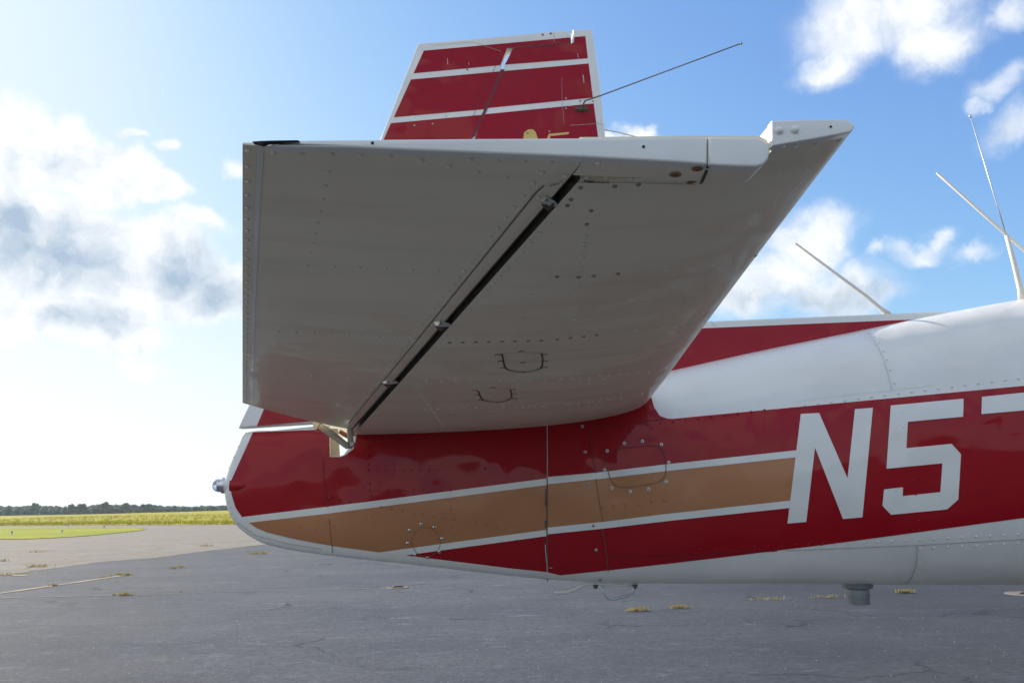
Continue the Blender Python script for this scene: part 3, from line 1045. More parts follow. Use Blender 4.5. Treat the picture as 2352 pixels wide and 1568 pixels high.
def capslab(name, poly, y0, y1, mat, parent, bev):
    P = [at_y(a, b, y0) for a, b in poly]
    bm = bmesh.new()
    f1 = [bm.verts.new((p.x, y0, p.z)) for p in P]
    f2 = [bm.verts.new((p.x, y1, p.z)) for p in P]
    F1_ = bm.faces.new(f1); bm.faces.new(f2[::-1])
    for i in range(len(P)):
        j = (i+1) % len(P); bm.faces.new((f1[i], f2[i], f2[j], f1[j]))
    bmesh.ops.recalc_face_normals(bm, faces=bm.faces)
    ed = [e for e in bm.edges if e.verts[0].co.y < y0+1e-6 and e.verts[1].co.y < y0+1e-6]
    bmesh.ops.bevel(bm, geom=ed, offset=bev, segments=4, affect='EDGES', profile=.5)
    return bmobj(name, bm, mat, parent, angle=.9)


capp = [(610, 334.5), (640, 326.5), (692, 321), (1100, 317.5), (1625, 314.5), (1625, 377), (1552, 372), (1346, 361), (1000, 347), (800, 338.5), (640, 336)]
ecap = capslab('tip_cap', capp, .632, YT+.0005, M['white'], elev, .0025)
capp2 = [(1628, 314.5), (1738, 315), (1754, 319), (1765, 331), (1768.5, 347), (1765, 364), (1754, 378), (1738, 382.5), (1700, 382), (1629, 377.5)]
hcap = capslab('tip_cap', capp2, .631, YT+.0005, M['white'], elev, .0025)

# stabiliser: fixed surface ahead of the gap
secs = []
NS = 22


def stabsec(v, t0=0.0):
    g, l = lerp(G0, G1, v), lerp(L0, L1, v)
    pw = lerp(1.7, 2.7, min(1, v*1.3))
    up = lerp(.15, .42, min(v*1.6, 1))
    s = []
    ts = [t0 + (1-t0)*math.sin(PI/2*k/NS) for k in range(NS+1)]
    drop = l.z-g.z
    for t in ts:
        q = 1-max(1-t**pw, 0)**(1/pw)
        s.append(Vector((lerp(g.x, l.x, t), g.y, g.z + drop*q)))
    for t in ts[::-1][1:]:
        q = max(1-t**2.0, 0)**.5
        s.append(Vector((lerp(g.x, l.x, t), g.y, l.z + drop*up*q*.55)))
    return s


vv = [(YH+.004-YT)/(YR-YT)] + [i/26 for i in range(1, 27)] + [1.07]
secs = [stabsec(v) for v in vv]
nsn = len(secs[0])
stab = loft('horizontal_stabilizer', secs, [M['under'], M['spar'], M['white']], plane,
            lambda k, i: 0 if k < NS else (1 if k == nsn-1 else 2))
tS = (at_y(1776, 335, YT).x-G0.x)/(L0.x-G0.x)
secs = [stabsec(v, tS) for v in (0, (YH-YT)*.5/(YR-YT), (YH+.006-YT)/(YR-YT))]
stip = loft('stabilizer_tip', secs, [M['under'], M['cream'], M['white']], stab, lambda k, i: 0 if k < NS else (1 if k == nsn-1 else 2))
scap = capslab('tip_cap', [(1773, 277), (1860, 274.5), (1938, 273.5), (1956, 279), (1965.5, 291), (1955, 303), (1870, 319), (1773, 335.5)], .632, YT+.0005, M['white'], stab, .0016)
# dark spar web behind the gap, so that the gap has a bottom
g0, g1 = lerp(G0, G1, .02), lerp(G0, G1, 1.0)
bm = bmesh.new()
a_, b_ = lerp(F0, F1, .02), lerp(F0, F1, 1.0)
vs_ = [bm.verts.new(p) for p in (a_+Vector((.0, 0, .016)), g0+Vector((.002, 0, .016)), g1+Vector((.002, 0, .05)), b_+Vector((0, 0, .05)))]
bm.faces.new(vs_)
bmobj('gap_channel', bm, M['spar'], stab)

# far half of the tail, mirrored about the centre line
for src in (stab, elev):
    def mir(o, par):
        m = o.data.copy()
        for v in m.vertices: v.co.y = 2*YC - v.co.y
        m.flip_normals()
        n = link(o.name.split('.')[0], m, par)
        for c in list(o.children): mir(c, n)
        return n
    src_children = list(src.children)
    mir(src, plane)

bpy.context.view_layer.update()


def bvh_of(objs):
    V, Fc = [], []
    for o in objs:
        b = len(V)
        V += [v.co.copy() for v in o.data.vertices]
        Fc += [[b+i for i in p.vertices] for p in o.data.polygons]
    return BVHTree.FromPolygons(V, Fc)


BV = bvh_of([elev, horn, stab, stip, ecap, hcap, scap])


def under(px, py):
    d = ray(px, py)
    r = BV.ray_cast(CAM, d)
    if r[0] is None: return None
    n = r[1] if r[1].dot(d) < 0 else -r[1]
    return r[0], n


RS = ([], [], [])


def ur(px, py, r=.0032, h=.0013, mi=0):
    u = under(px, py)
    if u: dome(*RS, u[0]+u[1]*.0002, u[1], r*1.15, h*1.7, mi)


def urow(pts, n, **k):
    """n rivets evenly spaced in space along a line given by its two ends on the surface"""
    a, b = under(*pts[0]), under(*pts[-1])
    if not a or not b: return
    for i in range(n):
        p = lerp(a[0], b[0], i/(n-1)); q = proj(p)
        ur(*q, **k)


T1 = dict(r=.0028, h=.0011)
for a in ((345, 210), (545, 215), (760, 222), (970, 230), (1180, 237), (1405, 268), (1760, 262), (1950, 268), (2145, 272)): ur(*c2(*a), **T1)
for a in ((728, 1193), (928, 1237), (1070, 1152), (1135, 1275), (1258, 1155), (1330, 1312), (1392, 1238), (1452, 1162), (1560, 1260), (1650, 1168), (1715, 1270), (1795, 1170), (1850, 1272), (1935, 1178), (2035, 1280)):
    ur(*c1(*a), **T1)
for a in ((1262, 1400), (1370, 1418), (1185, 1483)): ur(*c1(*a), r=.0022, h=.0009)
urow([(570, 345), (566, 918)], 44, r=.0024, h=.0011)
urow([(1202, 448), (800, 963)], 52, r=.0024, h=.001)
urow([(1262, 512), (828, 980)], 52, r=.0026, h=.0011)
urow([(754, 394), (709, 600)], 9, r=.0024, h=.0007)
urow([(948, 876), (1019, 980)], 24, r=.0026, h=.0012)
for row in ([(706, 610), (1065, 623)], [(829, 770), (950, 777)], [(676, 861), (840, 869)], [(659, 928), (795, 936)], [(640, 760), (800, 768)]):
    n = int((row[1][0]-row[0][0])/ (52 if row[0][1] < 700 else 33))+1
    for i in range(n): ur(*(lerp(Vector(row[0]), Vector(row[1]), i/max(n-1, 1))), r=.0028, h=.0010)
for row in ([c3(175, 1250), c3(330, 1253), c3(440, 1243), c3(612, 1228), c3(790, 1213), c3(955, 1198), c3(1120, 1183), c3(1290, 1163), c3(1450, 1140), c3(1600, 1098)],):
    for p in row: ur(*p, r=.0028, h=.0012, mi=1 if p[0] < 1430 else 0)
for p in [c4(1610+i*94, 105-i*2) for i in range(8)] + [(1280+i*30, 779-i*3.3) for i in range(11)]: ur(*p, r=.0032, h=.0011, mi=1 if p[0] < 1400 else 0)
for i in range(13): ur(*c4(1450+i*106, 386-i*1.5), r=.004, h=.0014)
for i in range(20): ur(1290+i*11, 868-i*.7, r=.0036, h=.0012) if i % 2 == 0 else None
for i in range(13): ur(*c4(1150+i*94, 591-i*2.4), r=.004, h=.0014)
for a in ((80, 130), (162, 127), (246, 120), (405, 110), (480, 103), (556, 93), (632, 84), (708, 73), (782, 62), (858, 47), (932, 30)): ur(*c5(*a), r=.004, h=.0014)
for a in ((345, 610), (590, 600), (760, 588), (250, 738), (275, 695), (420, 775), (390, 873)): ur(*c3(*a), r=.0023, h=.0012, mi=1)
for a in ((380, 958), (365, 1038), (360, 1115), (345, 1188), (318, 1375), (312, 1430), (305, 1480), (300, 1515), (298, 1550)): ur(*c3(*a), r=.0028, h=.0012)
for a in ((1800, 316), (1888, 312), (2025, 300), (2205, 270), (1755, 505), (1955, 483)): ur(*c3(*a), r=.0024, h=.0010)
for a in ((1770, 203), (1882, 197)): ur(*c3(*a), r=.0036, h=.0018, mi=2)
for i in range(30): ur(1010+i*16, 931-i*.25 if i < 20 else 926-(i-20)*2.2, r=.0022, h=.0008)
urow([(1340, 560), (1322, 735)], 9, r=.0028, h=.0012)
urow([(1230, 655), (1180, 775)], 8, r=.0024, h=.0010)
# keep the rivets of each half with the half they sit on
rvs = meshobj('rivet_rows', RS[0], RS[1], [M['urivet'], plain('grimy_rivet', (.34, .29, .21), .7), M['white']], stab, RS[2])
rvs['kind'] = 'stuff'


def uline(pts, w, mat, parent, name='panel_seam', off=.0012, step=14):
    P, Ns = [], []
    for a, b in dens(pts, step, False):
        u = under(a, b)
        if u: P.append(u[0]+u[1]*off); Ns.append(u[1])
    if len(P) > 1: return ribbon(name, P, Ns, w, mat, parent)


uline([(1250, 424), (1232, 440), (958, 780), (820, 948), (792, 984)], .0014, M['seam'], elev)
uline([(599, 336), (590, 500), (583, 700), (578, 918)], .0050, M['white'], elev, 'stiffener_bead', .0010, 30)
uline([(1262, 425), (1290, 417.5), (1330, 416), (1400, 418)], .0012, M['dark'], elev)
uline([(1318, 414.5), (1345, 414), (1365, 416)], .0022, M['dark'], elev)
uline([(1360, 415.5), (1470, 418), (1600, 421.5)], .0008, M['seam'], elev)
uline([(1627, 379), (1621, 396), (1610, 421)], .0030, M['seam'], elev, 'horn_seam', .0008, 6)
uline([(1588, 383), (1625, 384)], .0002, M['seam'], elev)
for pts in ([(1152.6, 811.8), (1155, 822), (1160, 845.4), (1175, 851), (1202, 854.4), (1230, 850), (1244.4, 843.8), (1247, 825), (1243.8, 810.2)],
            [(1098, 897), (1101, 903), (1106, 916), (1120, 921), (1141, 923), (1160, 921), (1175, 914), (1175, 905), (1172, 893)]):
    uline(smoothline(pts, 1), .0034, M['seam'], stab, 'access_panel_seam', .0012, 4)
uline([(1152.6, 811.8), (1170, 809), (1200, 808.5), (1230, 809), (1243.8, 810.2)], .002, M['softseam'], stab, 'access_panel_seam', .0012, 5)
uline([(1098, 897), (1110, 893), (1135, 890), (1160, 891), (1172, 893)], .002, M['softseam'], stab, 'access_panel_seam', .0012, 5)


def uscrew(px, py, r, ring, core, parent=stab, name='screw', flatk=.15):
    u = under(px, py)
    if not u: return
    v, f, mi = [], [], []
    dome(v, f, mi, u[0]+u[1]*.0006, u[1], r, r*flatk, 0, 12)
    dome(v, f, mi, u[0]+u[1]*(.0007+r*flatk*.3), u[1], r*.68, r*flatk*1.6, 1, 10)
    return meshobj(name, v, f, [ring, core], parent, mi)


for a in ((1955, 193), (2292, 193), (1975, 240), (2295, 240), (1988, 287), (2292, 284), (2125, 170), (2135, 250), (2140, 318), (1790, 450), (1807, 482), (1832, 517), (2065, 443), (2072, 472), (2078, 508), (1920, 429), (1957, 534)):
    uscrew(*c4(*a), .0055 if a[1] < 330 else .0060, M['seam'], M['under'], stab)
for a, r in (((1025, 517), .0058), ((1183, 475), .0052), ((1142, 567), .0050)): uscrew(*c3(*a), r, M['ruststain'], M['rust'], elev, 'rusty_screw', .1)
for p in ((855.7, 329), (1478, 337.6)): uscrew(*p, .0014, M['dark'], M['dark'], elev, 'drain_hole', .05)
uscrew(1907.8, 291.8, .0012, M['dark'], M['dark'], stab, 'drain_hole', .05)
# torn black sealant at the aft end of the tip cap
bm = bmesh.new()
P = [at_y(a, b, .6405) for a, b in ((588, 330), (610, 328.5), (640, 327.6), (690, 327), (694, 328), (650, 329.5), (622, 330), (609, 335), (600, 332))]
f1 = [bm.verts.new(p+Vector((0, -.0125, -.0042))) for p in P]; f2 = [bm.verts.new(p+Vector((0, -.004, -.003))) for p in P]
bm.faces.new(f1); bm.faces.new(f2[::-1])
for i in range(len(P)): bm.faces.new((f1[i], f2[i], f2[(i+1) % len(P)], f1[(i+1) % len(P)]))
bmobj('torn_sealant', bm, M['dark'], elev)

# hinge brackets bridging the gap
for (px, py, s) in ((1268, 462, 1.0), (1022, 742, 1.25), (900, 874, 1.5)):
    u = under(px-34/s, py+8); w = under(px+34/s, py-6)
    if not u or not w: continue
    a, b = u[0], w[0]
    k = .0075*s
    bm = bmesh.new()
    tube_bm(bm, [a+Vector((.004, 0, .003)), a+Vector((.012, .004, -.001)), lerp(a, b, .42)+Vector((0, 0, .000)), lerp(a, b, .7)+Vector((0, .012, .006))], [k*.35, k*.55, k*.75, k*.45], 10)
    hb = bmobj('hinge_bracket', bm, M['spar'], elev, smooth=True)
    bm = bmesh.new()
    m_ = lerp(a, b, .5)
    lathe_bm(bm, m_+Vector((-.006, -.004*s, .001)), Vector((.6, .8, .12)), [(-.008*s, k*.62), (-.004*s, k*.78), (.0, k*.7), (.004*s, k*.78), (.020*s, k*.55), (.032*s, k*.28), (.034*s, .001)], 12)
    bmobj('hinge_pin', bm, M['metal'], hb, angle=.7)

# control horn and push rod below the elevator root
bm = bmesh.new()
tube_bm(bm, [at_y(735, 978, 2.26), at_y(760, 995, 2.26), at_y(800, 1026, 2.27)], [.010, .0105, .009], 10)
tube_bm(bm, [at_y(803, 985, 2.28), at_y(805, 1010, 2.28), at_y(803, 1030, 2.28)], [.0085, .0085, .008], 10)
ch = bmobj('control_horn', bm, M['cream'], elev, angle=.8)
bm = bmesh.new()
A = [at_y(a, b, 2.255) for a, b in ((719, 954), (728, 957), (738, 966), (727, 985), (723, 988), (719, 978))]
f1 = [bm.verts.new(p) for p in A]; f2 = [bm.verts.new(p+Vector((0, .02, 0))) for p in A]
bm.faces.new(f1); bm.faces.new(f2[::-1])
for i in range(len(A)): bm.faces.new((f1[i], f2[i], f2[(i+1) % len(A)], f1[(i+1) % len(A)]))
bmobj('horn_bracket', bm, M['cream'], ch)
bm = bmesh.new()
lathe_bm(bm, at_y(809, 1020, 2.27)+Vector((0, -.012, 0)), (0, 1, 0), [(0, .006), (.004, .008), (.02, .008)], 8)
bmobj('bolt', bm, M['galv'], ch)
bm = bmesh.new()
tube_bm(bm, [at_y(815, 983, 2.40), at_y(812, 1012, 2.42), at_y(806, 1030, 2.44)], .008, 8)
tube_bm(bm, [at_y(780, 990, 2.44), at_y(806, 1006, 2.44)], .007, 8)
bmobj('rudder_cable_arm', bm, M['rust'], ch, smooth=True)
bm = bmesh.new()       # inner web of the far skin, seen through the cut-out
P = [at_y(a, b, 2.470) for a, b in ((757, 984), (776, 984), (781, 1049), (757, 1049))]
f1 = [bm.verts.new(p) for p in P]; f2 = [bm.verts.new(p+Vector((0, .004, 0))) for p in P]
bm.faces.new(f1); bm.faces.new(f2[::-1])
for i in range(4): bm.faces.new((f1[i], f2[i], f2[(i+1) % 4], f1[(i+1) % 4]))
bmobj('inner_web', bm, M['cream'], body)

# ------------------------------------------------------------------ the rest of the aeroplane, outside the picture
def airfoil(x0, x1, y, z, th, n=18):
    s = []
    for k in range(n+1):
        t = k/n; s.append(Vector((lerp(x0, x1, t), y, z-th*.35*(math.sin(PI*t**.8)))))
    for k in range(n-1, 0, -1):
        t = k/n; s.append(Vector((lerp(x0, x1, t), y, z+th*.65*math.sin(PI*t**1.7))))
    return s


for sgn in (-1, 1):
    secs = [airfoil(lerp(3.2, 3.75, abs(t)), lerp(4.85, 4.75, abs(t)), YC+sgn*(.2+5.2*t), 2.12+.12*t, lerp(.2, .12, t)) for t in (0, .5, .97, 1)]
    wing = loft('wing', secs, M['white'], plane)
    bm = bmesh.new()
    tube_bm(bm, [(3.75, YC+sgn*.4, 1.0), (3.7, YC+sgn*1.0, .5), (3.7, YC+sgn*1.22, .22)], [.05, .04, .035], 12)
    leg = bmobj('landing_gear_leg', bm, M['white'], plane, smooth=True)
    bm = bmesh.new()
    lathe_bm(bm, (3.7, YC+sgn*1.30-.08, .215), (0, 1, 0), [(0, .10), (.01, .18), (.04, .212), (.12, .212), (.15, .18), (.16, .10)], 28)
    wh = bmobj('wheel', bm, M['rubber'], leg, angle=.8)
    bm = bmesh.new()
    lathe_bm(bm, (3.7, YC+sgn*1.30-.085, .215), (0, 1, 0), [(0, .02), (.0, .09), (.17, .09), (.17, .02)], 20)
    bmobj('wheel_hub', bm, M['galv'], wh, angle=.8)
    # cabin window
    bm = bmesh.new()
    ys = YC+sgn*.545
    for x0, x1 in ((2.75, 3.35), (3.45, 4.1)):
        box_bm(bm, ((x0+x1)/2, ys, 1.78), (x1-x0, .03, .30))
    bmobj('cabin_window', bm, M['window'], plane)
bm = bmesh.new()
tube_bm(bm, [(5.7, YC, 1.0), (5.75, YC, .4), (5.75, YC, .20)], [.04, .035, .03], 12)
leg = bmobj('landing_gear_leg', bm, M['white'], plane, smooth=True)
bm = bmesh.new()
lathe_bm(bm, (5.75, YC-.07, .19), (0, 1, 0), [(0, .08), (.01, .15), (.04, .187), (.10, .187), (.13, .15), (.14, .08)], 28)
bmobj('wheel', bm, M['rubber'], leg, angle=.8)
bm = bmesh.new()
lathe_bm(bm, (6.28, YC, 1.26), (1, 0, 0), [(0, .14), (.08, .12), (.18, .07), (.24, .01)], 24)
bmobj('spinner', bm, M['red'], plane, smooth=True)
for k in range(3):
    a = k*2*PI/3+.4
    bm = bmesh.new()
    R = Matrix.Rotation(a, 3, 'X') @ Matrix.Rotation(.4, 3, 'Z')
    box_bm(bm, Vector((6.38, YC, 1.26)) + Matrix.Rotation(a, 3, 'X') @ Vector((0, 0, .52)), (.03, .13, .92), R)
    bmesh.ops.bevel(bm, geom=bm.edges[:], offset=.01, segments=2, affect='EDGES')
    bmobj('propeller_blade', bm, M['rubber'], plane, angle=.7)

# ------------------------------------------------------------------ the ground
def ground_mat(name, base, base2, spec_rough, crack=True, grain=.55, dark=False, bumpd=.024):
    m, nt, p = newmat(name)
    n, l = nt.nodes, nt.links
    t = N(n, 'ShaderNodeTexCoord')

    def noise_(scale, det, mapping=None, rough=.6):
        a = N(n, 'ShaderNodeTexNoise'); a.inputs['Scale'].default_value = scale; a.inputs['Detail'].default_value = det; a.inputs['Roughness'].default_value = rough
        if mapping:
            mp = N(n, 'ShaderNodeMapping'); mp.inputs['Scale'].default_value = mapping
            l.new(t.outputs['Object'], mp.inputs['Vector']); l.new(mp.outputs[0], a.inputs['Vector'])
        else: l.new(t.outputs['Object'], a.inputs['Vector'])
        return a.outputs[0]

    def ramp(v, lo, hi, a=0., b=1.):
        r = N(n, 'ShaderNodeMapRange'); l.new(v, r.inputs[0])
        for i, x in enumerate((lo, hi, a, b)): r.inputs[1+i].default_value = x
        return r.outputs[0]

    def mix(f, a, b):
        mx = N(n, 'ShaderNodeMix', data_type='RGBA')
        l.new(f, mx.inputs['Factor'])
        for s, v in (('A', a), ('B', b)):
            if isinstance(v, tuple): mx.inputs[s].default_value = (*v, 1)
            else: l.new(v, mx.inputs[s])
        return mx.outputs['Result']
    c = mix(ramp(noise_(.55, 8, (.5, 1, 1), .65), .38, .62), base, base2)
    c = mix(ramp(noise_(1.6, 8, (1, .5, 1)), .45, .75, 0, .35), c, tuple(x*.78 for x in base))
    # aggregate
    c = mix(ramp(noise_(17, 8, None, .9), .47, .56, 0, grain), c, tuple(x*.42 for x in base))
    c = mix(ramp(noise_(21, 8, None, .9), .54, .62, 0, grain), c, tuple(min(1, x*2.1) for x in base))
    c = mix(ramp(noise_(5.5, 10, (.8, 1, 1), .95), .46, .58, 0, grain*.75), c, tuple(x*.55 for x in base))
    c = mix(ramp(noise_(7.5, 10, (.8, 1, 1), .95), .55, .64, 0, grain*.6), c, tuple(min(1, x*1.7) for x in base))
    # pale chips and scuffs, drawn out sideways
    sp = noise_(2.2, 7, (1, 2.6, 1), .75)
    c = mix(ramp(sp, .56, .68, 0, .45), c, tuple(min(1, x*2.3+.02) for x in base))
    c = mix(ramp(noise_(.9, 9, (.6, 1.8, 1), .8), .60, .66, 0, .5), c, tuple(min(1, x*2.6+.03) for x in base))
    vo = N(n, 'ShaderNodeTexVoronoi'); vo.inputs['Scale'].default_value = 4.2
    l.new(t.outputs['Object'], vo.inputs['Vector'])
    c = mix(ramp(vo.outputs['Distance'], .014, .04, .30, 0.), c, (.30, .30, .30))
    if crack:
        v2 = N(n, 'ShaderNodeTexVoronoi', feature='DISTANCE_TO_EDGE'); v2.inputs['Scale'].default_value = .42
        wv = N(n, 'ShaderNodeVectorMath', operation='ADD')
        nn_ = N(n, 'ShaderNodeTexNoise'); nn_.inputs['Scale'].default_value = 1.4; nn_.inputs['Detail'].default_value = 8
        l.new(t.outputs['Object'], nn_.inputs['Vector'])
        l.new(t.outputs['Object'], wv.inputs[0]); l.new(nn_.outputs['Color'], wv.inputs[1])
        l.new(wv.outputs[0], v2.inputs['Vector'])
        br = ramp(noise_(.5, 2), .5, .6)
        mm = N(n, 'ShaderNodeMath', operation='MULTIPLY'); l.new(ramp(v2.outputs['Distance'], .004, .014, .85, 0.), mm.inputs[0]); l.new(br, mm.inputs[1])
        c = mix(mm.outputs[0], c, tuple(x*.35 for x in base))
    if dark:        # colour darkens unevenly towards the right-hand part of the ramp
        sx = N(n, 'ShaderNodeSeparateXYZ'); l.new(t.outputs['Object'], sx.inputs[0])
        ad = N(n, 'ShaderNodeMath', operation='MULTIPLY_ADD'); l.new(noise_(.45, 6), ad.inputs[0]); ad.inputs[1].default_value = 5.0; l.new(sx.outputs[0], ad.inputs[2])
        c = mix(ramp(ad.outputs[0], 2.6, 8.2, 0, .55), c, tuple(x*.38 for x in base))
    l.new(c, p.inputs['Base Color'])
    p.inputs['Roughness'].default_value = spec_rough
    p.inputs['Specular IOR Level'].default_value = .10
    bp = N(n, 'ShaderNodeBump'); bp.inputs['Strength'].default_value = .8; bp.inputs['Distance'].default_value = bumpd
    l.new(noise_(16, 9, None, .85), bp.inputs['Height']); l.new(bp.outputs[0], p.inputs['Normal'])
    return m


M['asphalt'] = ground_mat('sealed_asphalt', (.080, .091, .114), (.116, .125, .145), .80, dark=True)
M['apron'] = ground_mat('weathered_tarmac', (.215, .197, .175), (.255, .236, .21), .9, grain=.3)


def grass_mat(name, a, b, c3_):
    m, nt, p = newmat(name)
    n, l = nt.nodes, nt.links
    t = N(n, 'ShaderNodeTexCoord')
    q = N(n, 'ShaderNodeTexNoise'); q.inputs['Scale'].default_value = .06; q.inputs['Detail'].default_value = 9; q.inputs['Roughness'].default_value = .65
    mp = N(n, 'ShaderNodeMapping'); mp.inputs['Scale'].default_value = (.45, 1.0, 1)
    l.new(t.outputs['Object'], mp.inputs['Vector']); l.new(mp.outputs[0], q.inputs['Vector'])
    r = N(n, 'ShaderNodeValToRGB'); l.new(q.outputs[0], r.inputs[0])
    r.color_ramp.elements[0].position = .36; r.color_ramp.elements[0].color = (*a, 1)
    r.color_ramp.elements[1].position = .66; r.color_ramp.elements[1].color = (*c3_, 1)
    e = r.color_ramp.elements.new(.5); e.color = (*b, 1)
    l.new(r.outputs[0], p.inputs['Base Color'])
    p.inputs['Roughness'].default_value = .9
    p.inputs['Specular IOR Level'].default_value = .1
    bp = N(n, 'ShaderNodeBump'); bp.inputs['Strength'].default_value = 1; bp.inputs['Distance'].default_value = .25
    q2 = N(n, 'ShaderNodeTexNoise'); q2.inputs['Scale'].default_value = 1.2; q2.inputs['Detail'].default_value = 6
    l.new(t.outputs['Object'], q2.inputs['Vector']); l.new(q2.outputs[0], bp.inputs['Height']); l.new(bp.outputs[0], p.inputs['Normal'])
    return m


M['field'] = grass_mat('field_grass', (.19, .20, .008), (.28, .25, .010), (.36, .28, .016))
M['lawn'] = grass_mat('mown_grass', (.17, .21, .006), (.23, .25, .009), (.30, .28, .015))


def blade_mat(name, col, col2):
    m, nt, p = newmat(name)
    n, l = nt.nodes, nt.links
    g = N(n, 'ShaderNodeNewGeometry')
    mx = N(n, 'ShaderNodeMix', data_type='RGBA'); l.new(g.outputs['Random Per Island'], mx.inputs['Factor'])
    mx.inputs['A'].default_value = (*col, 1); mx.inputs['B'].default_value = (*col2, 1)
    l.new(mx.outputs['Result'], p.inputs['Base Color']); p.inputs['Roughness'].default_value = .8
    p.inputs['Specular IOR Level'].default_value = .15
    tr = N(n, 'ShaderNodeBsdfTranslucent'); l.new(mx.outputs['Result'], tr.inputs[0])
    ms = N(n, 'ShaderNodeMixShader'); ms.inputs[0].default_value = .35
    o = nt.nodes['Material Output']
    l.new(p.outputs[0], ms.inputs[1]); l.new(tr.outputs[0], ms.inputs[2]); l.new(ms.outputs[0], o.inputs['Surface'])
    return m


M['blade'] = blade_mat('grass_blades', (.18, .20, .010), (.29, .26, .02))
M['straw'] = blade_mat('dry_weed', (.42, .31, .13), (.25, .24, .07))
M['leaf'] = blade_mat('tree_leaves', (.085, .12, .12), (.12, .15, .13))
M['bark'] = plain('bark', (.09, .07, .05), .9)


def sheet(name, pts, z, mat, kind='structure'):
    bm = bmesh.new()
    P = [(p[0], p[1]) for p in pts]
    tris = tessellate_polygon([[Vector((a, b, 0)) for a, b in P]])
    vs_ = [bm.verts.new((a, b, z)) for a, b in P]
    for t in tris: bm.faces.new([vs_[i] for i in t])
    for f in bm.faces:
        f.normal_update()
        if f.normal.z < 0: f.normal_flip()
    me = bpy.data.meshes.new(name); bm.to_mesh(me); bm.free(); me.materials.append(mat)
    o = _link0(name, me)
    o['kind'] = kind
    return o


# paved surface near the aeroplane is the lowest sheet and reaches the horizon under the rest
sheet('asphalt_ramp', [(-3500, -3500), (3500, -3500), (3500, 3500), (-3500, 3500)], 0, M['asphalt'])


def gp(px, py): return at_z(px, py, 0)


edge = [gp(a, b) for a, b in ((58, 1313), (224, 1291), (352, 1281), (480, 1264), (614, 1249))]
d = (edge[-1]-edge[0]).normalized()
rr = random.Random(2)
jag = [edge[0]-d*300] + [edge[0]-d*4]
k = edge
for a, b in zip(k, k[1:]):
    for i in range(10):
        q = lerp(a, b, i/10); jag.append(q+Vector((rr.uniform(-.1, .1), rr.uniform(-.12, .12), 0)))
jag += [edge[-1], edge[-1]+d*300]
far = 110
sheet('old_apron', [(p.x, p.y) for p in jag] + [(420, 75), (420, far), (-420, far), (-420, -60)], .004, M['apron'])

# field beyond the taxiway: near edge, then gently rising to the wood
fe = [gp(-400, 1209), gp(0, 1207), gp(200, 1206), gp(530, 1204.5)]
dl = (fe[1]-fe[0]); dr = (fe[3]-fe[2]).normalized()
ex0 = fe[0]; ex1 = fe[3]
# rows of the terrain by distance
verts, faces = [], []
xsn = np.concatenate([np.linspace(-2600, -420, 12), np.linspace(-400, 700, 110), np.linspace(730, 2600, 14)])
ysn = [0, .4, 2, 5, 10, 18, 28, 42, 60, 85, 120, 170, 240, 330, 450, 600, 800, 1100, 1500, 2200, 3200]


def edge_y(x):
    return float(np.interp(x, [p.x for p in fe], [p.y for p in fe])) if fe[0].x <= x <= fe[3].x else (fe[0].y if x < fe[0].x else fe[3].y)


def terr(x, dy):
    rise = .012*min(dy, 260)*(.35 + .65/(1+math.exp(-(x+95)/30)))
    rise += .10*noise.noise(Vector((x*.02, dy*.02, 3)))*min(dy/20, 1) + .05*noise.noise(Vector((x*.3, dy*.2, 8)))*min(dy/3, 1)
    return .03 + (0 if dy == 0 else .10*min(1, dy/2) + rise)


for y in ysn:
    for x in xsn:
        verts.append((x, edge_y(x)+y+(.25*noise.noise(Vector((x*.35, 0, 0))) if y < 1 else 0), terr(x, y)))
nx = len(xsn)
for j in range(len(ysn)-1):
    for i in range(nx-1):
        faces.append((j*nx+i, j*nx+i+1, (j+1)*nx+i+1, (j+1)*nx+i))
fo = meshobj('grass_field', verts, faces, M['field'])
fo['kind'] = 'structure'
# mown island between the taxiways
isl_px = [(-500, 1262), (-200, 1246), (0, 1238.5), (60, 1238), (120, 1235.5), (190, 1231.5), (240, 1227), (300, 1221), (331, 1217), (332, 1215), (310, 1212.8), (260, 1211.8), (200, 1211), (100, 1210.8), (0, 1211), (-300, 1213), (-500, 1215)]
isl = [gp(*p) for p in isl_px]
sheet('grass_island', [(p.x, p.y) for p in isl], .03, M['lawn'])


def blades(name, spots, hmin, hmax, mat, rr, wide=.02):
    v, f = [], []
    for (x, y, z, k) in spots:
        for _ in range(k):
            a = rr.uniform(0, 2*PI); h = rr.uniform(hmin, hmax); w = wide*rr.uniform(.6, 1.3)
            ox, oy = rr.gauss(0, .12*hmax/.3), rr.gauss(0, .12*hmax/.3)
            lx, ly = rr.gauss(0, h*.35), rr.gauss(0, h*.35)
            b = len(v)
            dx, dy = math.cos(a)*w/2, math.sin(a)*w/2
            v += [(x+ox-dx, y+oy-dy, z-.01), (x+ox+dx, y+oy+dy, z-.01), (x+ox+lx, y+oy+ly, z+h)]
            f.append((b, b+1, b+2))
    o = meshobj(name, v, f, mat, None, smooth=False)
    return o


rr = random.Random(11)
sp = []
for i in range(5200):
    x = rr.uniform(-95, 12); dy = abs(rr.gauss(0, 3)) if rr.random() < .5 else rr.uniform(0, 60)
    sp.append((x, edge_y(x)+dy, terr(x, dy), 4))
g = blades('meadow_grass', sp, .15, .40, M['blade'], rr, .05); g['kind'] = 'stuff'
sp = []
for i in range(len(isl)):
    a, b = isl[i], isl[(i+1) % len(isl)]
    L = (b-a).length
    if a.x < -60: continue
    for j in range(int(L*3)):
        q = lerp(a, b, rr.random()); sp.append((q.x+rr.gauss(0, .15), q.y+rr.gauss(0, .1), .02, 3))
g = blades('lawn_edge_grass', sp, .04, .10, M['blade'], rr, .02); g['kind'] = 'stuff'

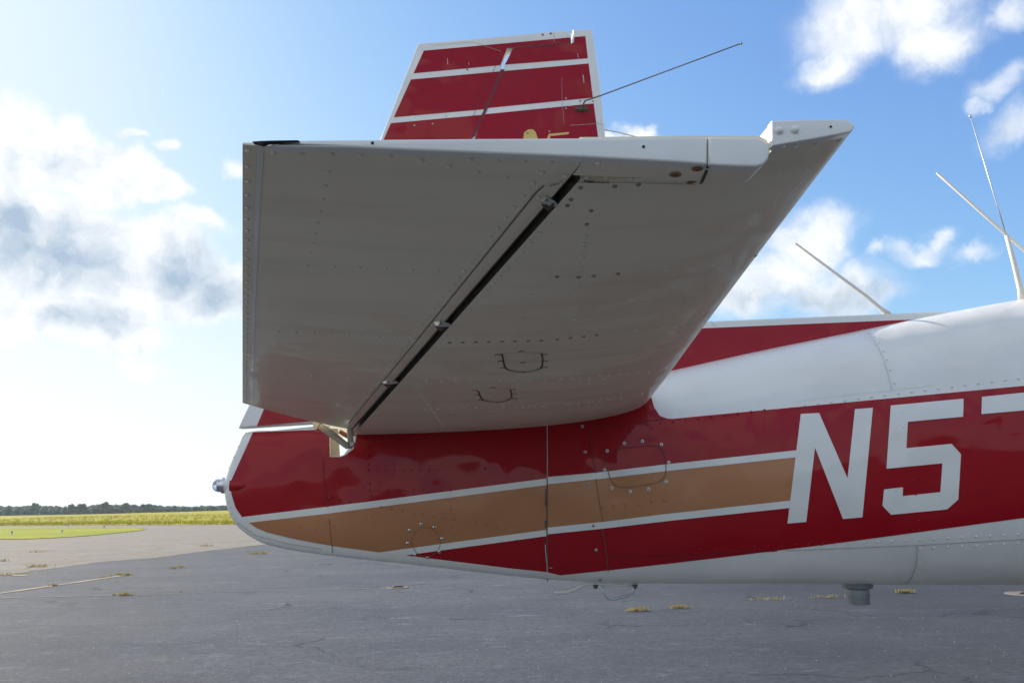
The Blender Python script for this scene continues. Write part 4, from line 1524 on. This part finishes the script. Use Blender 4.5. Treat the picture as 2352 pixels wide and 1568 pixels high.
# the wood on the horizon
def clump(v, f, x, y, z, r, n, rr, s):
    for _ in range(n):
        u = Vector((rr.gauss(0, 1), rr.gauss(0, 1), rr.gauss(0, 1))).normalized()*rr.random()**.4
        p = Vector((x+u.x*r, y+u.y*r, z+u.z*r*.8))
        q = Vector((rr.gauss(0, 1), rr.gauss(0, 1), rr.gauss(0, 1))).normalized(); w = q.orthogonal().normalized(); t = q.cross(w)
        b = len(v); k = s*rr.uniform(.6, 1.3)
        v += [p+w*k, p+t*k, p-w*k, p-t*k]; f.append((b, b+1, b+2, b+3))


def wood_top(px):       # height of the tree line in the picture
    return float(np.interp(px, [-400, 0, 100, 230, 240, 330, 420, 530, 620, 760, 830, 900, 1000, 1100, 1200, 1300, 1400, 1500, 1650],
                           [1164, 1163, 1164, 1162, 1161, 1163, 1164, 1165, 1162, 1158, 1159, 1159, 1161, 1160, 1163, 1163, 1165, 1162, 1162]))


rr = random.Random(21)
V_, F_ = [], []
WD = 420
px = -900
while px < 800:
    c8 = px/.32                                   # picture scale of the enlargement the line was read from
    y = WD + rr.uniform(-15, 25)
    base = at_y(px, 1165, y)
    topz = at_y(px, wood_top(c8)+rr.uniform(-1.2, 2.0), y).z
    x = base.x
    z0 = terr(x, y-edge_y(x))
    H = max(topz-z0, 3)
    r = H*.42
    clump(V_, F_, x, y, topz-r*.8, r, 60, rr, .75)
    clump(V_, F_, x+rr.uniform(-2, 2), y-3, z0+H*.35, r*1.1, 60, rr, .85)
    px += rr.uniform(2.5, 5)
w = meshobj('distant_wood', V_, F_, M['leaf'], None, smooth=False)
w['kind'] = 'stuff'; 
for i, (px, topy, wd, lab) in enumerate((
        (76, 1154.5, 1.0, 'narrow tall tree rising above the left end of the far wood'),
        (165, 1157.5, 1.6, 'broad round-topped tree in the far wood behind the mown island'),
        (192, 1156, 1.7, 'wide pale tree in the far wood, just left of the tallest one'),
        (243, 1152.5, 1.2, 'tallest tree of the far wood, above the field'),
        (290, 1154, 1.1, 'dark upright tree in the far wood, right of the tallest one'),
        (338, 1157, 1.7, 'low spreading tree in the far wood nearest to the tail light'))):
    y = 395
    b = at_y(px, 1170, y); z0 = terr(b.x, y-edge_y(b.x)); H = at_y(px, topy, y).z-z0
    t = empty('tree', (b.x, y, z0))
    tag(t, lab, 'tree', 'trees standing out of the far wood')
    v, f = [], []
    for k in range(9):
        clump(v, f, rr.gauss(0, H*.16*wd), rr.gauss(0, H*.14), H*rr.uniform(.35, .86), H*.17, 46, rr, .55)
    clump(v, f, 0, 0, H*.88, H*.12, 40, rr, .5)
    cr = meshobj('crown', v, f, M['leaf'], None, smooth=False); cr.parent = t
    bm = bmesh.new(); tube_bm(bm, [(0, 0, -.5), (.2, 0, H*.3), (0, 0, H*.7)], [.5, .35, .1], 8)
    for s in (-1, 1): tube_bm(bm, [(0, 0, H*.3), (s*H*.12, .2, H*.6)], [.2, .05], 6)
    tk = bmobj('trunk', bm, M['bark'], None); tk.parent = t

# ------------------------------------------------------------------ things on the ground
def gquad(name, pxl, w, z, mat, kind='structure', rr=None, jitter=0):
    P = [gp(*p) for p in pxl]
    v, f = [], []
    pts = []
    for a, b in zip(P, P[1:]):
        n = max(1, int((b-a).length/.15))
        for i in range(n): pts.append(lerp(a, b, i/n))
    pts.append(P[-1])
    for i, p in enumerate(pts):
        dd = (pts[min(i+1, len(pts)-1)]-pts[max(i-1, 0)]).normalized(); s = Vector((-dd.y, dd.x, 0))
        ww = w*(1+(rr.uniform(-jitter, jitter) if rr else 0))
        v += [(p.x-s.x*ww/2, p.y-s.y*ww/2, z), (p.x+s.x*ww/2, p.y+s.y*ww/2, z)]
        if i: f.append((2*i-2, 2*i-1, 2*i+1, 2*i))
    o = meshobj(name, v, f, mat, None, smooth=False); o['kind'] = kind
    return o


def wornpaint(name, col, base, lo, hi):
    m, nt, p = newmat(name); n, l = nt.nodes, nt.links
    t = N(n, 'ShaderNodeTexCoord'); a = N(n, 'ShaderNodeTexNoise'); a.inputs['Scale'].default_value = 9; a.inputs['Detail'].default_value = 8; a.inputs['Roughness'].default_value = .75
    l.new(t.outputs['Object'], a.inputs['Vector'])
    r = N(n, 'ShaderNodeMapRange'); l.new(a.outputs[0], r.inputs[0]); r.inputs[1].default_value = lo; r.inputs[2].default_value = hi
    mx = N(n, 'ShaderNodeMix', data_type='RGBA'); l.new(r.outputs[0], mx.inputs['Factor'])
    mx.inputs['A'].default_value = (*base, 1); mx.inputs['B'].default_value = (*col, 1)
    l.new(mx.outputs['Result'], p.inputs['Base Color']); p.inputs['Roughness'].default_value = .8
    return m


M['yline'] = wornpaint('worn_yellow_paint', (.38, .29, .13), (.15, .14, .13), .35, .6)
M['fline'] = wornpaint('faded_line', (.20, .165, .135), (.108, .108, .115), .42, .62)
rr = random.Random(4)
gquad('yellow_line', [(-60, 1371), (0, 1362.5), (150, 1341), (292, 1320)], .10, .008, M['yline'], rr=rr, jitter=.35)
gquad('faded_line', [(0, 1373), (300, 1366), (560, 1358), (850, 1351)], .035, .008, M['fline'], rr=rr, jitter=.5)
gquad('faded_line', [(-10, 1320), (22, 1319), (58, 1322)], .22, .009, M['fline'], rr=rr, jitter=.5)


def weed(px, py, size, k, label, mat='straw', stretch=1.0):
    size *= .74
    p = gp(px, py)
    v, f = [], []
    for _ in range(k):
        a = rr.uniform(0, 2*PI); h = size*rr.uniform(.3, 1.0); w_ = .006+size*.03
        ox, oy = rr.gauss(0, size*1.1)*stretch, rr.gauss(0, size*.35)
        lx, ly = rr.gauss(0, size*.5), rr.gauss(0, size*.5)
        dx, dy = math.cos(a)*w_, math.sin(a)*w_
        b = len(v)
        v += [(ox-dx, oy-dy, 0), (ox+dx, oy+dy, 0), (ox+lx*.5+dx*.7, oy+ly*.5+dy*.7, h*.7), (ox+lx*.5-dx*.7, oy+ly*.5-dy*.7, h*.7), (ox+lx, oy+ly, h*.85)]
        f += [(b, b+1, b+2, b+3), (b+3, b+2, b+4)]
    o = meshobj('weed_tuft', v, f, M[mat], None, smooth=False)
    o.location = (p.x, p.y, .006)
    tag(o, label, 'weed', 'weeds growing in the pavement cracks')


weed(280, 1321, .10, 70, 'yellow-green weed at the right end of the yellow line', stretch=1.5)
weed(242, 1326, .06, 30, 'small weed on the yellow line, left of its end')
weed(122, 1345, .07, 36, 'weed halfway along the yellow line')
weed(283, 1367, .09, 44, 'lone yellow tuft on dark asphalt below the yellow line')
weed(398, 1305.5, .09, 34, 'low brown weed right of the yellow line, left of a pair')
weed(417, 1303, .09, 34, 'low brown weed right of the yellow line, right of a pair')
weed(596, 1272, .16, 70, 'straw tuft just below the curved white bottom of the tail', stretch=1.5)
weed(86, 1302, .14, 60, 'green tuft at the boundary of pale and dark paving', stretch=1.3)
weed(32, 1320, .10, 70, 'dark weeds along a crack at the left edge, below the boundary', stretch=3)
weed(90, 1268, .14, 36, 'faint weed on the pale apron at left', stretch=1.5)
weed(3, 1289, .14, 36, 'weed on the pale apron at the left edge')
weed(474, 1254, .16, 40, 'weed on the pale apron left of the tail')
weed(1465, 1403, .085, 60, 'straw tuft on asphalt, left of a pair below the red stripe end')
weed(1558, 1397, .08, 50, 'straw tuft on asphalt, right of a pair below the red stripe end')
weed(1778, 1377, .07, 24, 'straw weeds left of the canister, farthest from it', stretch=2.6)
weed(1908, 1372, .07, 40, 'straw weeds close to the left of the canister', stretch=2.4)
weed(2078, 1361, .08, 90, 'straw weeds right of the canister', stretch=1.0)
# pale stones and chips lying on the ramp
v, f = [], []
for i in range(1500):
    x, y = rr.uniform(-7, 9), 5 + 11*rr.random()**1.5
    s = rr.uniform(.002, .006)
    b = len(v)
    for dx, dy, dz in ((-1, 0, 0), (0, -1, 0), (1, .2, 0), (.1, 1, 0), (0, 0, .8)):
        v.append((x+dx*s*rr.uniform(.6, 1.6), y+dy*s, .001+dz*s))
    f += [(b, b+1, b+4), (b+1, b+2, b+4), (b+2, b+3, b+4), (b+3, b, b+4)]
M['stone'] = plain('pale_grit', (.36, .35, .32), .8, vary=.3)
o = meshobj('loose_grit', v, f, M['stone'], None, smooth=False); o['kind'] = 'stuff'

# sunken tie-down points
def tiedown(px, py, r, label, inner):
    p = gp(px, py)
    t = empty('tie_down_point', (p.x, p.y, 0)); tag(t, label, 'tie-down point')
    bm = bmesh.new()
    tube_axis(bm, Vector((0, 0, .003)), Vector((0, 0, 1)), [(0, r), (.006, r*.97), (.007, r*.88), (.0045, r*.84)], 28, 0)
    a = bmobj('rim', bm, inner, None, angle=.6); a.parent = t
    bm = bmesh.new()
    tube_axis(bm, Vector((0, 0, .006)), Vector((0, 0, 1)), [(0, r*.84), (.0012, r*.83)], 28, 0)
    a = bmobj('pit', bm, M['dark'], None); a.parent = t
    bm = bmesh.new(); tube_bm(bm, [(-r*.5, 0, .01), (-r*.2, 0, .022), (r*.2, 0, .022), (r*.5, 0, .01)], r*.07, 8)
    a = bmobj('ring', bm, M['spar'], None, smooth=True); a.parent = t


tiedown(2366, 1364, .30, 'round tie-down pit with a worn yellow rim at the right edge', M['fline'])
tiedown(914, 1349, .18, 'small round tie-down plate on asphalt below the tail cone', M['spar'])

# edge markers by the island
mw = plain('marker_white', (.55, .55, .60), .5)
mb = plain('marker_blue', (.12, .16, .36), .4)
for px, py, s, lab in ((26.5, 1229.5, .24, 'edge light on the near side of the mown grass, nearest the left of the picture'),
                       (141.5, 1225.5, .24, 'edge light on the mown grass, nearer of the two close together'),
                       (156, 1211.5, .34, 'edge light at the far side of the mown grass'),
                       (238.5, 1215, .26, 'edge light near the pointed end of the mown grass')):
    p = gp(px, py)
    t = empty('taxiway_light', (p.x, p.y, .03)); tag(t, lab, 'edge light', 'lights along the grass island')
    bm = bmesh.new(); lathe_bm(bm, (0, 0, 0), (0, 0, 1), [(0, s*.32), (.02, s*.32), (.03, s*.10), (s*.55, s*.10), (s*.58, s*.22), (s*.66, s*.22)], 12)
    a = bmobj('post', bm, mw, None, angle=.6); a.parent = t
    bm = bmesh.new(); lathe_bm(bm, (0, 0, s*.66), (0, 0, 1), [(0, s*.24), (s*.2, s*.24), (s*.34, s*.16), (s*.40, s*.03)], 12)
    a = bmobj('lens', bm, mb, None, angle=.9); a.parent = t

# thin summer haze: one closed box of air around everything up to beyond the wood
hm = bpy.data.materials.new('air_haze'); hm.use_nodes = True
hn, hl = hm.node_tree.nodes, hm.node_tree.links
hn.clear()
pv = hn.new('ShaderNodeVolumePrincipled')
pv.inputs['Color'].default_value = (.70, .87, .92, 1)
pv.inputs['Density'].default_value = .00024
pv.inputs['Anisotropy'].default_value = .3
ho = hn.new('ShaderNodeOutputMaterial')
hl.new(pv.outputs[0], ho.inputs['Volume'])
bm = bmesh.new()
box_bm(bm, (0, 0, 11.5), (7200, 7200, 25))
hz_ = bmobj('haze', bm, hm, None)
hz_['kind'] = 'stuff'
